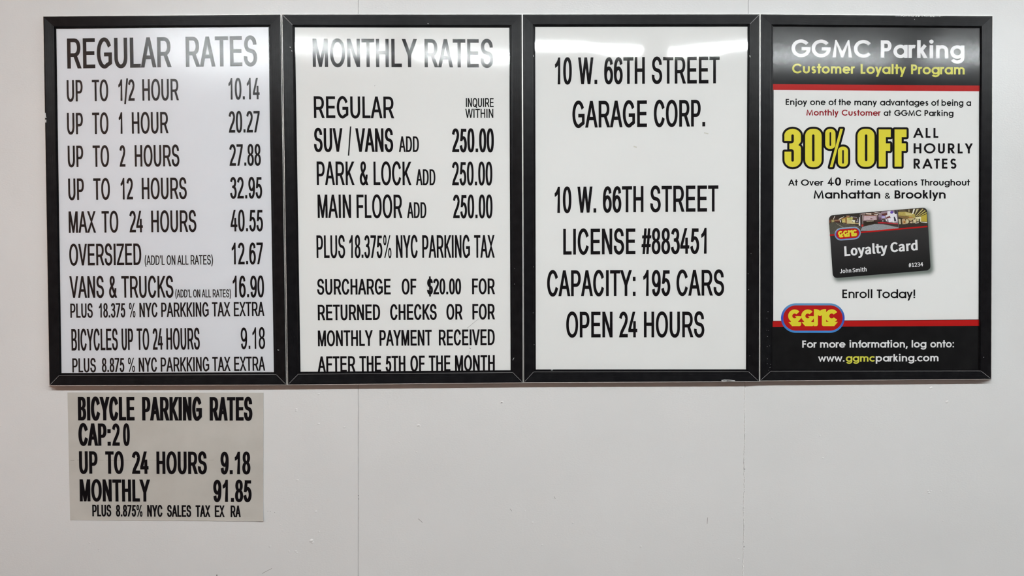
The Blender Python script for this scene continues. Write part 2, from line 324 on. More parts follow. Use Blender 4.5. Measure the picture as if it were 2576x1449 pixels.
# letter outlines (advance, 'x y x y ...|hole')
SANS = {'A':(480,'16 0 201 509 276 509 463 0 395 0 287 302 264 372 232 478 245 478 213 371 191 302 85 0|110 142 110 199 370 199 370 142'),
'B':(456,'60 0 60 509 241 509 274 507 304 501 329 491 350 477 367 461 381 442 390 421 396 398 398 374 397 353 393 336 387 320 378 307 368 295 356 286 343 278 329 272 315 267 315 262 331 260 347 254 363 245 378 234 391 220 402 203 411 184 416 161 418 136 416 111 410 88 400 67 386 48 368 31 344 18 317 8 284 2 247 0|125 57 245 57 281 60 309 67 330 80 344 96 353 115 355 137 354 153 350 169 342 184 333 197 320 209 306 218 289 225 269 229 248 231 125 231|125 285 238 285 256 287 273 290 288 296 302 304 314 314 323 326 330 340 335 355 336 372 333 393 326 412 313 429 294 442 270 449 240 452 125 452'),
'C':(510,'267 -7 225 -3 186 7 150 25 119 49 92 79 70 115 53 157 44 203 40 254 44 305 53 352 70 393 92 429 119 459 150 484 186 501 225 512 267 516 293 514 317 511 340 504 362 496 383 485 402 471 419 456 435 438 448 418 459 397 467 373 473 348 408 348 404 365 397 380 389 395 380 407 369 418 357 428 344 437 330 444 315 449 300 453 284 455 267 456 237 453 209 445 184 432 161 414 141 391 125 364 113 332 106 295 103 254 106 213 113 177 125 145 141 117 161 94 184 76 210 63 237 56 267 53 284 54 300 56 315 60 330 65 344 72 357 81 369 90 380 102 389 114 397 128 404 144 408 160 473 160 467 135 459 112 448 91 435 71 420 53 402 38 383 24 363 13 341 5 317 -2 293 -6'),
'D':(502,'219 0 96 0 96 57 215 57 254 60 288 68 318 81 343 99 363 122 379 149 390 181 397 216 399 255 397 294 390 329 379 361 364 388 344 410 320 428 291 441 258 449 221 452 93 452 93 509 225 509 273 505 315 495 353 478 385 455 412 426 433 391 449 351 458 306 462 255 458 205 449 159 433 119 411 83 384 54 351 31 312 14 268 3|125 509 125 0 60 0 60 509'),
'E':(419,'60 0 60 509 372 509 372 452 125 452 125 286 355 286 355 229 125 229 125 57 375 57 375 0'),
'F':(410,'60 0 60 509 369 509 369 452 125 452 125 278 346 278 346 221 125 221 125 0'),
'G':(520,'269 -7 225 -3 185 7 149 25 118 49 91 79 69 116 53 157 43 203 40 254 43 305 53 352 69 393 91 429 117 459 149 484 184 501 223 512 265 516 291 514 316 510 340 504 363 494 384 483 403 469 421 453 436 436 449 416 460 395 468 373 474 349 408 349 402 365 395 379 387 393 378 406 368 417 356 427 344 436 330 443 315 448 300 453 283 455 265 456 236 453 209 445 183 432 160 414 141 392 125 364 113 332 106 295 103 254 106 213 113 177 125 145 141 117 161 95 184 76 210 63 238 56 269 53 296 55 322 61 345 71 365 85 382 102 396 123 407 147 413 173 415 202 434 199 283 199 283 256 478 256 478 200 475 160 466 124 451 91 431 62 406 38 377 19 344 5 308 -4'),
'H':(517,'60 0 60 509 125 509 125 289 392 289 392 509 457 509 457 0 392 0 392 232 125 232 125 0'),
'I':(300,'31 0 31 57 118 57 118 452 31 452 31 509 269 509 269 452 183 452 183 57 269 57 269 0'),
'K':(467,'104 145 104 216 139 261 174 303 212 344 364 509 448 509 231 276 228 276|60 0 60 509 125 509 125 334 124 225 125 193 125 0|372 0 188 259 228 309 449 0'),
'L':(393,'60 0 60 509 125 509 125 57 361 57 361 0'),
'M':(628,'60 0 60 509 152 509 277 187 287 159 299 123 311 84 322 49 307 49 318 83 330 121 342 158 352 187 476 509 568 509 568 0 504 0 504 291 504 327 505 369 506 413 507 457 513 457 498 409 482 363 467 322 456 291 342 0 286 0 170 291 159 321 145 361 129 408 112 457 119 457 120 416 121 372 122 328 122 291 122 0'),
'N':(523,'60 0 60 509 136 509 343 183 363 151 388 107 414 55 405 54 401 108 399 157 399 195 399 509 463 509 463 0 387 0 202 290 177 331 148 381 108 452 119 454 122 384 124 328 125 291 125 0'),
'O':(533,'267 -7 225 -3 186 7 150 25 119 49 92 79 70 115 53 157 44 203 40 254 44 305 53 352 70 393 92 429 119 459 150 484 186 501 225 512 267 516 309 512 348 501 384 484 415 459 442 429 464 393 480 352 490 305 493 254 490 203 480 157 464 115 442 79 415 49 384 25 348 7 309 -3|267 53 296 55 324 63 349 76 372 94 392 116 408 144 420 176 428 213 430 254 428 295 420 332 408 365 392 392 372 415 349 433 324 446 296 453 267 456 237 453 210 445 184 433 161 415 142 392 125 364 113 332 106 295 103 254 106 213 113 176 125 144 142 117 161 94 184 76 210 63 237 55'),
'P':(445,'60 0 60 509 235 509 272 506 305 499 332 487 356 471 375 452 390 430 400 404 407 377 409 348 407 318 400 291 390 265 375 243 356 223 332 207 305 195 272 188 235 186 109 186 109 242 233 242 257 244 279 248 297 256 312 266 324 279 333 294 339 310 343 328 344 348 343 367 339 385 333 402 324 416 312 428 297 439 279 446 257 451 232 452 125 452 125 0'),
'Q':(533,'245 159 313 159 369 85 384 65 468 -48 401 -48 346 27 331 46|267 -7 225 -3 186 7 150 25 119 49 92 79 70 115 53 157 44 203 40 254 44 305 53 352 70 393 92 429 119 459 150 484 186 501 225 512 267 516 309 512 348 501 384 484 415 459 442 429 464 393 480 352 490 305 493 254 490 203 480 157 464 115 442 79 415 49 384 25 348 7 309 -3|267 53 296 55 324 63 349 76 372 94 392 116 408 144 420 176 428 213 430 254 428 295 420 332 408 365 392 392 372 415 349 433 324 446 296 453 267 456 237 453 210 445 184 433 161 415 142 392 125 364 113 332 106 295 103 254 106 213 113 176 125 144 142 117 161 94 184 76 210 63 237 55'),
'R':(449,'60 0 60 509 236 509 273 506 305 500 333 489 356 473 376 455 390 433 401 408 407 381 409 352 407 323 401 296 390 271 376 250 356 232 333 217 305 206 273 200 236 198 96 198 96 255 234 255 258 256 280 260 298 267 313 276 325 287 334 300 340 316 344 333 345 352 344 371 340 389 334 405 325 419 313 430 298 440 279 446 258 451 233 452 125 452 125 0|353 0 230 229 303 229 428 0'),
'S':(447,'224 -9 188 -7 156 -1 128 9 102 23 81 40 64 60 51 83 42 109 38 137 104 137 108 118 114 102 123 88 136 76 150 66 166 59 185 53 204 50 224 49 246 50 267 54 286 60 303 69 317 79 329 92 338 106 344 122 346 139 344 154 340 168 332 179 322 189 310 197 296 205 245 222 184 239 145 253 112 269 86 289 67 313 56 341 52 372 54 400 62 425 75 448 92 468 113 484 138 498 165 508 195 514 227 516 259 514 289 508 316 498 340 484 360 468 377 449 390 427 398 403 401 378 337 378 332 402 320 421 302 437 280 449 254 456 225 459 204 457 185 454 167 448 152 440 139 430 129 418 121 405 117 391 115 376 117 359 122 345 131 334 142 324 155 315 169 308 212 293 264 279 312 264 328 256 344 248 359 238 372 226 384 213 395 198 402 180 407 161 408 139 406 112 399 87 386 64 370 43 349 25 323 11 294 0 261 -7'),
'T':(449,'32 452 32 509 417 509 417 452 257 452 257 0 193 0 193 452'),
'U':(517,'259 -8 220 -6 186 2 154 15 126 33 103 55 85 80 71 108 63 140 60 173 60 509 124 509 124 178 126 155 132 133 141 113 153 95 169 80 187 68 208 59 232 53 259 52 285 53 309 59 331 68 349 80 364 95 377 113 385 133 391 155 393 178 393 509 457 509 457 173 454 140 446 108 433 80 414 55 391 33 363 15 332 2 297 -6'),
'V':(480,'204 0 16 509 84 509 192 206 215 137 248 31 235 31 267 138 290 206 395 509 463 509 278 0'),
'W':(686,'155 0 16 509 82 509 163 196 175 145 187 94 197 40 189 40 200 94 211 145 224 196 306 509 380 509 462 196 474 145 486 94 497 40 488 40 499 94 510 145 523 196 603 509 670 509 530 0 455 0 368 323 351 391 336 475 350 475 335 395 318 323 230 0'),
'X':(474,'18 0 217 284 217 236 29 509 104 509 178 400 204 361 223 329 243 292 232 292 252 329 272 361 298 400 374 509 446 509 259 239 259 287 456 0 382 0 292 129 268 165 250 195 230 231 244 231 225 196 206 166 182 129 91 0'),
'Y':(472,'203 0 203 208 16 509 91 509 192 344 222 292 250 230 224 230 251 293 280 344 381 509 455 509 268 208 268 0'),
'Z':(438,'42 0 42 46 273 385 306 431 341 476 348 454 285 452 223 452 40 452 40 509 397 509 397 462 169 129 134 81 97 33 90 54 152 57 214 57 399 57 399 0'),
'0':(453,'227 -7 191 -3 158 7 130 24 105 48 85 77 69 113 57 155 50 202 48 254 50 306 57 353 69 395 85 431 106 461 130 484 159 502 191 512 227 516 262 512 295 502 323 484 348 461 368 431 384 395 396 353 403 306 405 254 403 202 396 155 384 113 368 77 348 48 323 24 295 7 263 -3|227 50 250 52 271 60 290 74 306 92 320 116 330 144 338 176 342 213 344 254 342 295 338 332 330 365 320 393 306 416 290 435 271 449 250 457 227 460 203 457 182 449 163 435 147 416 134 393 123 365 115 332 111 295 109 254 111 213 115 176 123 144 134 116 147 92 163 74 182 60 203 52'),
'1':(453,'76 0 76 55 391 55 391 0|276 509 276 0 212 0 212 448 209 448 86 358 86 427 198 509'),
'2':(453,'64 0 64 47 234 229 282 282 294 298 303 312 311 327 316 341 319 356 320 371 319 389 315 405 308 419 298 431 287 441 273 449 258 455 241 458 224 460 205 458 188 454 172 447 159 438 148 427 139 413 132 398 128 381 127 362 66 362 68 391 75 418 86 442 102 464 121 482 143 496 168 507 196 513 225 516 254 513 281 507 306 497 328 482 346 465 361 445 372 423 379 398 381 372 380 354 377 336 371 318 363 299 351 280 336 259 267 180 153 60 153 57 389 57 389 0'),
'3':(453,'218 -7 188 -5 159 1 133 10 108 22 88 38 70 57 57 79 48 104 44 132 109 132 112 115 118 100 126 87 137 76 150 66 165 59 182 54 200 51 219 50 239 51 258 55 275 61 291 69 304 80 315 93 323 108 328 125 329 145 328 163 323 180 316 196 306 211 292 223 275 234 254 241 229 246 201 248 157 248 157 299 288 448 288 452 70 452 70 509 372 509 372 461 211 278 211 289 247 290 279 286 308 276 333 262 354 244 371 222 383 198 391 173 393 145 390 116 383 90 370 66 354 45 333 27 309 12 281 2 251 -5'),
'4':(453,'40 105 40 158 247 509 311 509 109 166 109 163 413 163 413 105|282 0 282 121 282 146 282 318 343 318 343 0'),
'5':(453,'221 -7 192 -5 165 1 140 11 118 25 99 41 83 60 71 82 63 105 60 130 122 130 125 115 130 102 138 89 148 78 160 68 173 60 188 54 204 51 221 50 241 51 259 56 276 64 291 75 304 89 314 104 322 122 326 141 328 162 326 183 321 203 314 221 303 237 290 251 275 262 257 270 238 275 218 277 201 276 184 273 167 268 152 262 139 255 128 246 67 253 96 509 366 509 366 452 151 452 134 301 136 301 148 311 162 318 178 325 194 330 212 333 229 334 252 332 274 328 294 321 313 311 330 299 345 285 358 269 370 251 379 231 386 210 390 187 391 163 388 132 381 102 369 76 352 52 332 32 309 15 282 3 253 -4'),
'6':(453,'226 -7 196 -4 168 3 142 15 119 31 100 51 84 74 73 101 66 130 64 162 65 187 71 212 80 239 93 268 112 302 137 340 252 509 322 509 151 261 145 261 151 270 157 279 165 288 174 295 184 302 196 307 208 311 221 313 235 314 265 312 291 305 316 295 337 280 355 262 370 240 380 215 387 187 389 157 387 127 379 98 368 73 352 50 333 30 310 14 284 3 257 -4|226 48 245 50 263 55 279 63 293 73 304 86 314 101 322 119 326 137 327 157 326 178 322 196 314 213 304 228 293 241 279 251 263 259 245 264 226 265 207 264 190 259 174 252 160 241 148 229 138 214 131 197 126 179 125 158 126 138 131 119 138 102 148 86 160 73 174 63 190 55 207 50'),
'7':(453,'97 0 323 448 323 452 62 452 62 509 391 509 391 449 165 0'),
'8':(453,'226 -7 193 -5 163 1 136 11 111 25 91 42 74 62 62 84 54 109 52 135 53 156 58 176 65 195 75 212 87 228 101 241 117 252 134 260 153 265 153 267 129 276 109 289 93 308 80 330 73 354 70 380 73 405 79 429 90 450 106 469 124 485 146 498 170 508 197 514 226 516 255 514 282 508 306 498 328 485 346 469 361 450 373 429 379 405 382 380 379 354 372 330 359 308 343 289 323 276 300 267 300 265 319 260 335 252 351 241 365 228 377 212 387 195 395 176 399 156 401 135 398 109 391 84 378 62 362 42 341 25 317 11 289 1 259 -5|226 49 248 50 267 54 285 60 300 69 313 79 323 91 331 106 335 121 337 139 335 157 330 173 322 189 312 202 298 213 283 223 265 230 247 234 226 235 206 234 187 230 169 223 154 213 140 202 130 189 122 173 117 157 115 139 117 121 121 106 129 91 139 79 152 69 167 60 185 54 205 50|226 290 244 291 260 294 274 300 287 308 298 318 307 330 314 344 318 359 319 376 318 392 314 407 308 420 299 432 288 442 275 449 260 455 244 459 226 460 208 459 192 455 177 449 164 442 153 432 145 420 138 407 134 392 133 376 134 359 138 344 145 330 154 318 165 308 178 300 193 294 209 291'),
'9':(453,'226 516 256 513 285 506 310 494 333 478 352 458 368 434 380 408 387 378 389 347 387 322 382 296 373 270 359 240 340 207 315 168 200 0 130 0 301 248 307 248 302 238 295 229 287 221 278 214 268 207 257 202 245 198 232 195 218 195 188 197 161 203 137 214 116 229 98 247 83 269 72 294 66 321 64 352 66 382 73 411 85 436 101 459 120 479 143 494 168 506 196 513|226 460 207 459 190 454 174 446 160 435 148 423 138 407 131 390 127 372 125 352 127 331 131 313 138 295 148 280 160 268 174 257 190 250 207 245 226 243 245 245 263 249 279 257 293 267 305 280 314 295 322 312 326 330 327 350 326 371 322 390 314 407 305 422 293 435 279 446 263 454 245 459'),
'&':(448,'197 -7 165 -5 136 1 110 12 88 26 69 42 54 62 43 84 36 108 34 133 36 154 40 173 47 189 58 205 70 220 85 235 140 279 216 335 237 352 255 375 259 384 261 394 262 405 260 420 255 434 245 445 233 454 219 459 201 461 189 460 178 457 168 453 159 447 151 440 145 431 141 421 138 411 137 399 138 386 141 375 145 363 169 327 204 284 438 0 364 0 171 231 121 293 108 310 96 327 87 344 81 361 77 379 75 398 77 420 82 440 91 458 102 474 117 488 134 499 154 507 176 512 200 513 224 512 246 507 266 499 283 488 297 475 308 459 317 442 322 424 324 404 323 389 320 375 315 362 309 349 301 336 291 325 256 293 154 217 135 202 121 188 110 174 103 161 98 146 97 131 98 115 102 101 109 87 118 76 130 66 143 57 158 51 175 48 193 46 213 48 232 52 251 59 269 69 286 81 301 95 315 112 327 131 336 151 343 174 348 198 349 224 408 224 406 194 403 167 397 144 389 124 380 107 371 92 345 62 333 47 315 30 294 17 271 7 246 -1 221 -5'),
'/':(249,'235 533 71 -76 14 -76 178 533'),
'%':(676,'175 283 155 284 137 289 121 297 107 308 95 320 86 335 80 351 76 369 75 388 75 412 76 431 80 448 87 464 96 479 107 492 121 503 137 511 155 515 175 517 196 515 214 511 230 503 244 492 255 479 264 464 270 448 274 431 276 412 276 388 274 369 270 351 264 335 255 320 244 308 230 297 214 289 196 284|175 327 191 329 203 335 212 346 218 358 222 372 223 388 223 412 222 428 219 441 213 454 204 464 191 470 175 473 160 470 148 464 138 454 132 441 128 428 127 412 127 388 128 372 132 358 138 346 147 335 160 329|501 -10 481 -8 462 -3 446 5 432 15 421 28 412 43 406 59 402 77 400 95 400 120 402 138 406 156 412 172 421 187 433 200 447 210 463 218 481 223 501 225 522 223 540 218 556 210 570 200 581 187 590 172 596 156 600 138 601 120 601 95 600 77 596 59 589 43 580 28 569 15 555 5 540 -3 521 -8|501 35 517 37 529 43 538 53 544 66 548 80 549 95 549 120 548 135 544 149 538 162 529 172 517 178 501 180 486 178 473 172 464 162 458 149 454 135 453 120 453 95 454 80 458 66 464 53 473 43 485 37|132 0 482 509 540 509 191 0'),
'$':(447,'202 -74 202 583 244 583 244 -74|224 -9 188 -7 156 -1 128 9 102 23 81 40 64 60 51 83 42 109 38 137 104 137 108 118 114 102 123 88 136 76 150 66 166 59 185 53 204 50 224 49 246 50 267 54 286 60 303 69 317 79 329 92 338 106 344 122 346 139 344 154 340 168 332 179 322 189 310 197 296 205 245 222 184 239 145 253 112 269 86 289 67 313 56 341 52 372 54 400 62 425 75 448 92 468 113 484 138 498 165 508 195 514 227 516 259 514 289 508 316 498 340 484 360 468 377 449 390 427 398 403 401 378 337 378 332 402 320 421 302 437 280 449 254 456 225 459 204 457 185 454 167 448 152 440 139 430 129 418 121 405 117 391 115 376 117 359 122 345 131 334 142 324 155 315 169 308 212 293 264 279 312 264 328 256 344 248 359 238 372 226 384 213 395 198 402 180 407 161 408 139 406 112 399 87 386 64 370 43 349 25 323 11 294 0 261 -7'),
'#':(440,'242 0 326 509 377 509 294 0|10 140 19 192 400 192 391 140|64 0 147 509 198 509 115 0|40 316 49 368 429 368 421 316'),
'(':(273,'89 207 90 244 94 283 101 324 109 364 119 403 132 441 145 477 160 510 177 539 236 539 219 503 204 466 191 428 179 390 169 351 161 313 156 276 152 241 151 207 152 176 155 145 160 115 167 83 177 50 188 16 202 -19 218 -57 236 -96 177 -96 150 -46 128 4 111 55 99 106 92 156'),
')':(273,'37 -96 56 -56 72 -18 86 18 97 52 106 85 113 116 118 147 121 177 122 207 121 241 117 276 112 313 104 351 94 390 82 428 69 466 54 503 37 539 97 539 113 510 128 477 142 441 154 403 164 364 173 323 179 283 183 244 184 207 182 156 174 104 161 53 144 3 123 -47 97 -96'),
'’':(177,'52 318 82 509 151 509 98 318'),
'.':(188,'95 -4 83 -3 73 1 63 9 55 18 51 29 50 41 51 53 55 64 63 73 73 81 83 85 95 87 107 85 118 81 128 73 135 64 140 53 141 41 140 29 135 18 128 9 118 1 107 -3'),
':':(188,'95 -4 83 -3 73 1 63 9 55 18 51 29 50 41 51 53 55 64 63 73 73 81 83 85 95 87 107 85 118 81 128 73 135 64 140 53 141 41 140 29 135 18 128 9 118 1 107 -3|95 271 83 272 73 277 63 284 55 294 51 304 50 316 51 328 55 339 63 349 73 356 83 360 95 362 107 360 118 356 128 349 135 339 140 328 141 316 140 304 135 294 128 284 118 277 107 272'),
',':(188,'38 -119 68 71 137 71 84 -119'),
}
HUMAN = {'L':(190,'35 0 180 0 180 28 68 28 68 257 35 257'),
'o':(212,'106 -5 133 0 157 12 176 33 189 60 194 95 189 130 176 158 157 178 133 191 106 195 79 191 55 178 36 158 23 130 18 95 23 60 36 33 55 12 79 0|106 22 88 25 73 35 61 50 54 71 51 95 54 119 61 140 73 155 88 165 106 168 124 165 140 155 151 140 159 119 161 95 159 71 151 50 140 35 124 25'),
'y':(182,'35 -82 56 -79 73 -69 87 -55 98 -37 106 -16 178 190 147 190 112 85 97 31 95 31 76 85 38 190 5 190 81 0 77 -15 67 -36 53 -50 34 -56 19 -53 13 -78'),
'a':(197,'76 -5 99 -1 120 9 139 23 140 23 143 0 169 0 169 117 167 143 159 165 147 181 128 191 103 195 74 191 49 182 29 170 41 148 58 158 77 165 98 168 114 166 125 159 132 148 136 135 137 120 94 114 61 103 38 90 25 72 21 49 23 31 31 16 43 5 58 -2|85 21 68 24 56 34 51 51 54 65 63 77 79 86 104 94 137 99 137 46 120 32 103 24'),
'l':(99,'66 -5 84 -2 80 23 73 22 69 23 66 28 64 36 64 279 32 279 32 38 36 15 47 0'),
't':(132,'92 -5 104 -4 116 -1 127 2 121 27 99 21 82 26 72 38 70 58 70 164 121 164 121 190 70 190 70 244 43 244 40 190 9 188 9 164 38 164 38 59 40 38 45 20 55 7 71 -2'),
'C':(223,'132 -5 163 0 189 12 211 32 193 53 176 37 156 27 133 24 106 29 84 42 68 64 57 93 54 129 57 165 68 193 85 215 107 228 134 233 155 230 172 221 187 209 204 230 187 245 163 257 134 261 97 255 66 238 42 211 26 174 20 128 26 82 41 45 65 18 96 1'),
'r':(136,'32 0 64 0 64 122 79 148 95 162 112 166 131 163 137 191 116 195 96 190 78 176 62 155 58 190 32 190'),
'd':(217,'97 -5 119 -1 138 9 155 22 156 22 159 0 185 0 185 279 153 279 153 206 154 173 138 185 121 192 101 195 76 191 53 178 35 157 23 129 19 95 22 60 32 33 49 12 71 0|104 22 86 26 71 35 60 50 54 70 51 95 54 119 62 140 74 155 89 165 106 168 122 166 137 160 153 148 153 48 137 34 121 25'),
'J':(187,'83 -5 110 -1 130 11 143 28 151 50 154 75 154 257 121 257 121 78 120 58 115 42 106 32 95 26 80 24 63 27 48 36 35 53 12 36 30 14 54 0'),
'h':(213,'32 0 64 0 64 138 82 154 98 164 116 167 130 165 140 159 147 150 151 135 152 116 152 0 184 0 184 120 182 147 175 168 164 183 147 192 126 195 102 191 81 179 63 163 64 202 64 279 32 279'),
'n':(214,'32 0 64 0 64 138 82 154 98 164 116 167 130 165 140 159 147 150 151 135 152 116 152 0 184 0 184 120 182 147 175 168 164 183 147 192 126 195 102 191 81 179 62 162 58 190 32 190'),
'S':(209,'106 -5 136 -1 160 9 178 25 190 45 194 68 191 89 184 105 172 118 158 128 141 137 104 153 84 162 68 175 62 196 68 215 84 228 110 233 132 230 151 222 168 209 185 230 164 246 139 257 110 261 83 258 61 249 44 234 33 216 29 193 32 173 40 157 52 144 66 135 81 127 118 111 140 101 155 87 161 65 158 52 152 40 140 31 125 26 107 24 81 28 57 39 36 56 17 33 42 13 72 0'),
'm':(324,'32 0 64 0 64 138 81 154 97 164 112 167 125 165 135 159 142 150 146 135 147 116 147 0 179 0 179 138 196 154 212 164 227 167 240 165 250 159 257 150 261 135 263 116 263 0 294 0 294 120 292 147 285 168 274 183 258 192 237 195 215 190 194 178 174 159 164 178 146 191 121 195 100 191 80 179 62 162 58 190 32 190'),
'i':(96,'32 0 64 0 64 190 32 190|48 229 59 232 67 239 70 251 67 262 59 269 48 271 37 269 30 262 27 251 30 239 37 232'),
'#':(194,'35 0 56 0 66 80 118 80 108 0 129 0 139 80 175 80 175 102 141 102 149 160 183 160 183 182 151 182 160 254 139 254 130 182 78 182 87 254 67 254 57 182 22 182 22 160 55 160 48 102 14 102 14 80 45 80|68 102 76 160 128 160 120 102'),
'1':(194,'31 0 172 0 172 27 120 27 120 257 96 257 81 249 63 243 42 238 42 218 88 218 88 27 31 27'),
'2':(194,'15 0 177 0 177 28 106 28 64 25 97 59 125 92 146 124 160 155 165 186 161 211 151 232 136 248 115 258 90 261 60 257 36 244 14 224 33 206 48 221 66 231 86 235 103 233 116 226 126 215 131 201 133 185 129 157 115 127 92 95 59 59 15 19'),
'3':(194,'92 -5 118 -1 141 8 159 23 171 43 175 69 172 88 164 105 153 118 138 128 120 134 120 136 144 149 160 169 166 197 162 219 152 237 136 250 116 258 91 261 64 257 40 246 20 231 37 210 53 223 70 232 90 235 113 230 128 216 133 195 131 179 124 165 110 155 90 148 62 146 62 121 93 119 116 112 131 101 140 87 142 70 140 53 133 40 122 30 107 24 90 22 64 26 43 37 27 51 10 31 30 13 57 0'),
'4':(194,'119 0 149 0 149 71 183 71 183 96 149 96 149 257 114 257 7 92 7 71 119 71|119 96 40 96 99 184 119 222 121 222 119 175'),
}
def decode(G):
    D = {}
    for ch, (adv, s) in G.items():
        cs = []
        for part in s.split('|'):
            v = list(map(int, part.split())); cs.append([(v[i], v[i+1]) for i in range(0, len(v), 2)])
        D[ch] = (adv, cs)
    return D
SANS = decode(SANS); HUMAN = decode(HUMAN)
SANS['1'] = (453, SANS['1'][1][1:])
SANS['.'] = (190, [square(58, 0, 130, 74)])
SANS[':'] = (190, [square(58, 0, 130, 74), square(58, 300, 130, 374)])
SANS['’'] = (150, [[(45, 509), (115, 509), (115, 440), (75, 350), (50, 350), (72, 440), (45, 440)]])

# the signs' grotesque: ink limits and advances (units of 1466 per capital height), and round letters drawn as strokes
SANS['I'] = (200, [square(60, 0, 125, 509)])
METR = dict(A=(-3, 1369, 1366), B=(150, 1259, 1366), D=(158, 1381, 1479), E=(162, 1256, 1366), F=(168, 1176, 1251), H=(164, 1309, 1479), I=(191, 385, 569),
            K=(150, 1366, 1366), L=(150, 1069, 1139), M=(152, 1549, 1706), N=(156, 1311, 1479), O=(99, 1497, 1593), P=(158, 1277, 1366), Q=(88, 1506, 1593), R=(161, 1440, 1479),
            T=(48, 1203, 1251), U=(161, 1307, 1479), V=(9, 1353, 1366), W=(18, 1906, 1933), X=(9, 1360, 1366), Y=(7, 1361, 1366), Z=(41, 1210, 1251))
METR.update({'0': (85, 1049, 1139), '4': (26, 1021, 1139), '7': (97, 1045, 1139), '8': (83, 1055, 1139), '&': (88, 1311, 1366), '/': (0, 569, 569), '%': (119, 1704, 1821),
             '$': (73, 1055, 1139), '#': (21, 1120, 1139), '(': (124, 633, 682), ')': (50, 559, 682), '.': (186, 386, 569), ':': (186, 386, 569), '’': (136, 335, 455)})
U_ = 509.0/1466.0
def tube(pts, wv=188.0, wh=170.0, closed=False):
    """outline of a stroke whose thickness follows its direction"""
    n = len(pts); A, Bk = [], []
    for i in range(n):
        a = pts[(i-1) % n] if (i or closed) else pts[0]; b = pts[(i+1) % n] if (i < n-1 or closed) else pts[-1]
        e = (b[0]-a[0], b[1]-a[1]); l = math.hypot(*e) or 1; w = lerp(wh, wv, abs(e[1])/l)/2; m = (e[1]/l*w, -e[0]/l*w)
        A.append((pts[i][0]+m[0], pts[i][1]+m[1])); Bk.append((pts[i][0]-m[0], pts[i][1]-m[1]))
    if closed: return [A, list(reversed(Bk))] if area(A) > 0 else [list(reversed(A)), Bk]
    c = A+list(reversed(Bk)); return [c if area(c) > 0 else list(reversed(c))]
def ccw(c): return c if area(c) > 0 else list(reversed(c))
def soft(pts, n=6):
    """smooth curve through points (Catmull-Rom)"""
    o = []
    for i in range(len(pts)-1):
        p0 = pts[max(0, i-1)]; p1 = pts[i]; p2 = pts[i+1]; p3 = pts[min(len(pts)-1, i+2)]
        for k in range(n):
            t = k/n
            o.append(tuple(0.5*(2*p1[j]+(p2[j]-p0[j])*t+(2*p0[j]-5*p1[j]+4*p2[j]-p3[j])*t*t+(3*p1[j]-p0[j]-3*p2[j]+p3[j])*t**3) for j in (0, 1)))
    return o+[pts[-1]]
DR = {}
DR['C'] = (1479, tube(arc(752, 733, 560, 673, 26, 337, 40)))
DR['G'] = (1593, tube(arc(780, 733, 578, 673, 29, 303, 38))+[ccw([(1100, 72), (1300, 125), (1458, 205), (1458, 747), (829, 747), (829, 575), (1275, 575), (1275, 310), (1160, 262), (1010, 215)])])
def s_path(cx, H): return arc(cx-6, H-85-330+0, 440, 330, -4, 245, 24)+arc(cx+2, 405, 488, 345, 62, -190, 26)
DR['S'] = (1366, tube(s_path(674, 1491)))
six = soft([(925, 1085), (880, 1250), (760, 1350), (610, 1387), (440, 1345), (290, 1210), (200, 990), (168, 720), (172, 500)])
six = six[:]
DR['6'] = (1139, tube(arc(570, 465, 392, 404, 0, 360, 36)[:-1], closed=True)+tube(six))
def rot(cs): return [[(1144-x, 1447-y) for x, y in c] for c in cs]
DR['9'] = (1139, rot(DR['6'][1]))
DR['3'] = (1139, tube(arc(545, 1092, 345, 295, 170, -78, 24))+tube(arc(560, 425, 400, 365, 82, -172, 26))+[ccw([(440, 715), (440, 872), (640, 880), (640, 700)])])
DR['5'] = (1139, [ccw([(290, 1448), (978, 1448), (978, 1276), (434, 1276)]), ccw([(290, 1448), (470, 1448), (361, 860), (290, 690), (150, 690)])]+tube(arc(558, 482, 405, 420, 143, -170, 30)))
DR['2'] = (1139, tube(arc(545, 1058, 390, 328, 172, 0, 20)+soft([(935, 1058), (880, 880), (740, 700), (520, 490), (340, 320), (225, 165)])[1:])+[ccw([(62, 0), (70, 60), (135, 200), (300, 173), (1031, 173), (1031, 0)])])
DR['1'] = (1139, [ccw([(763, 0), (583, 0), (583, 1147), (500, 1070), (370, 985), (223, 925), (223, 1099), (400, 1195), (540, 1315), (647, 1472), (763, 1472)])])
for ch, (lo, hi, adv) in METR.items():
    a, cs = SANS[ch]; x0 = min(p[0] for c in cs for p in c); x1 = max(p[0] for c in cs for p in c)
    r = (hi-lo)*U_/(x1-x0)
    if ch in '.:I’/': r_ = 1.0
    else: r_ = r
    SANS[ch] = (adv*U_, [[((p[0]-x0)*r+lo*U_, p[1]) for p in c] for c in cs], r_)
for ch, (adv, cs) in DR.items(): SANS[ch] = (adv*U_, [[(x*U_, y*U_) for x, y in c] for c in cs], 1.0)

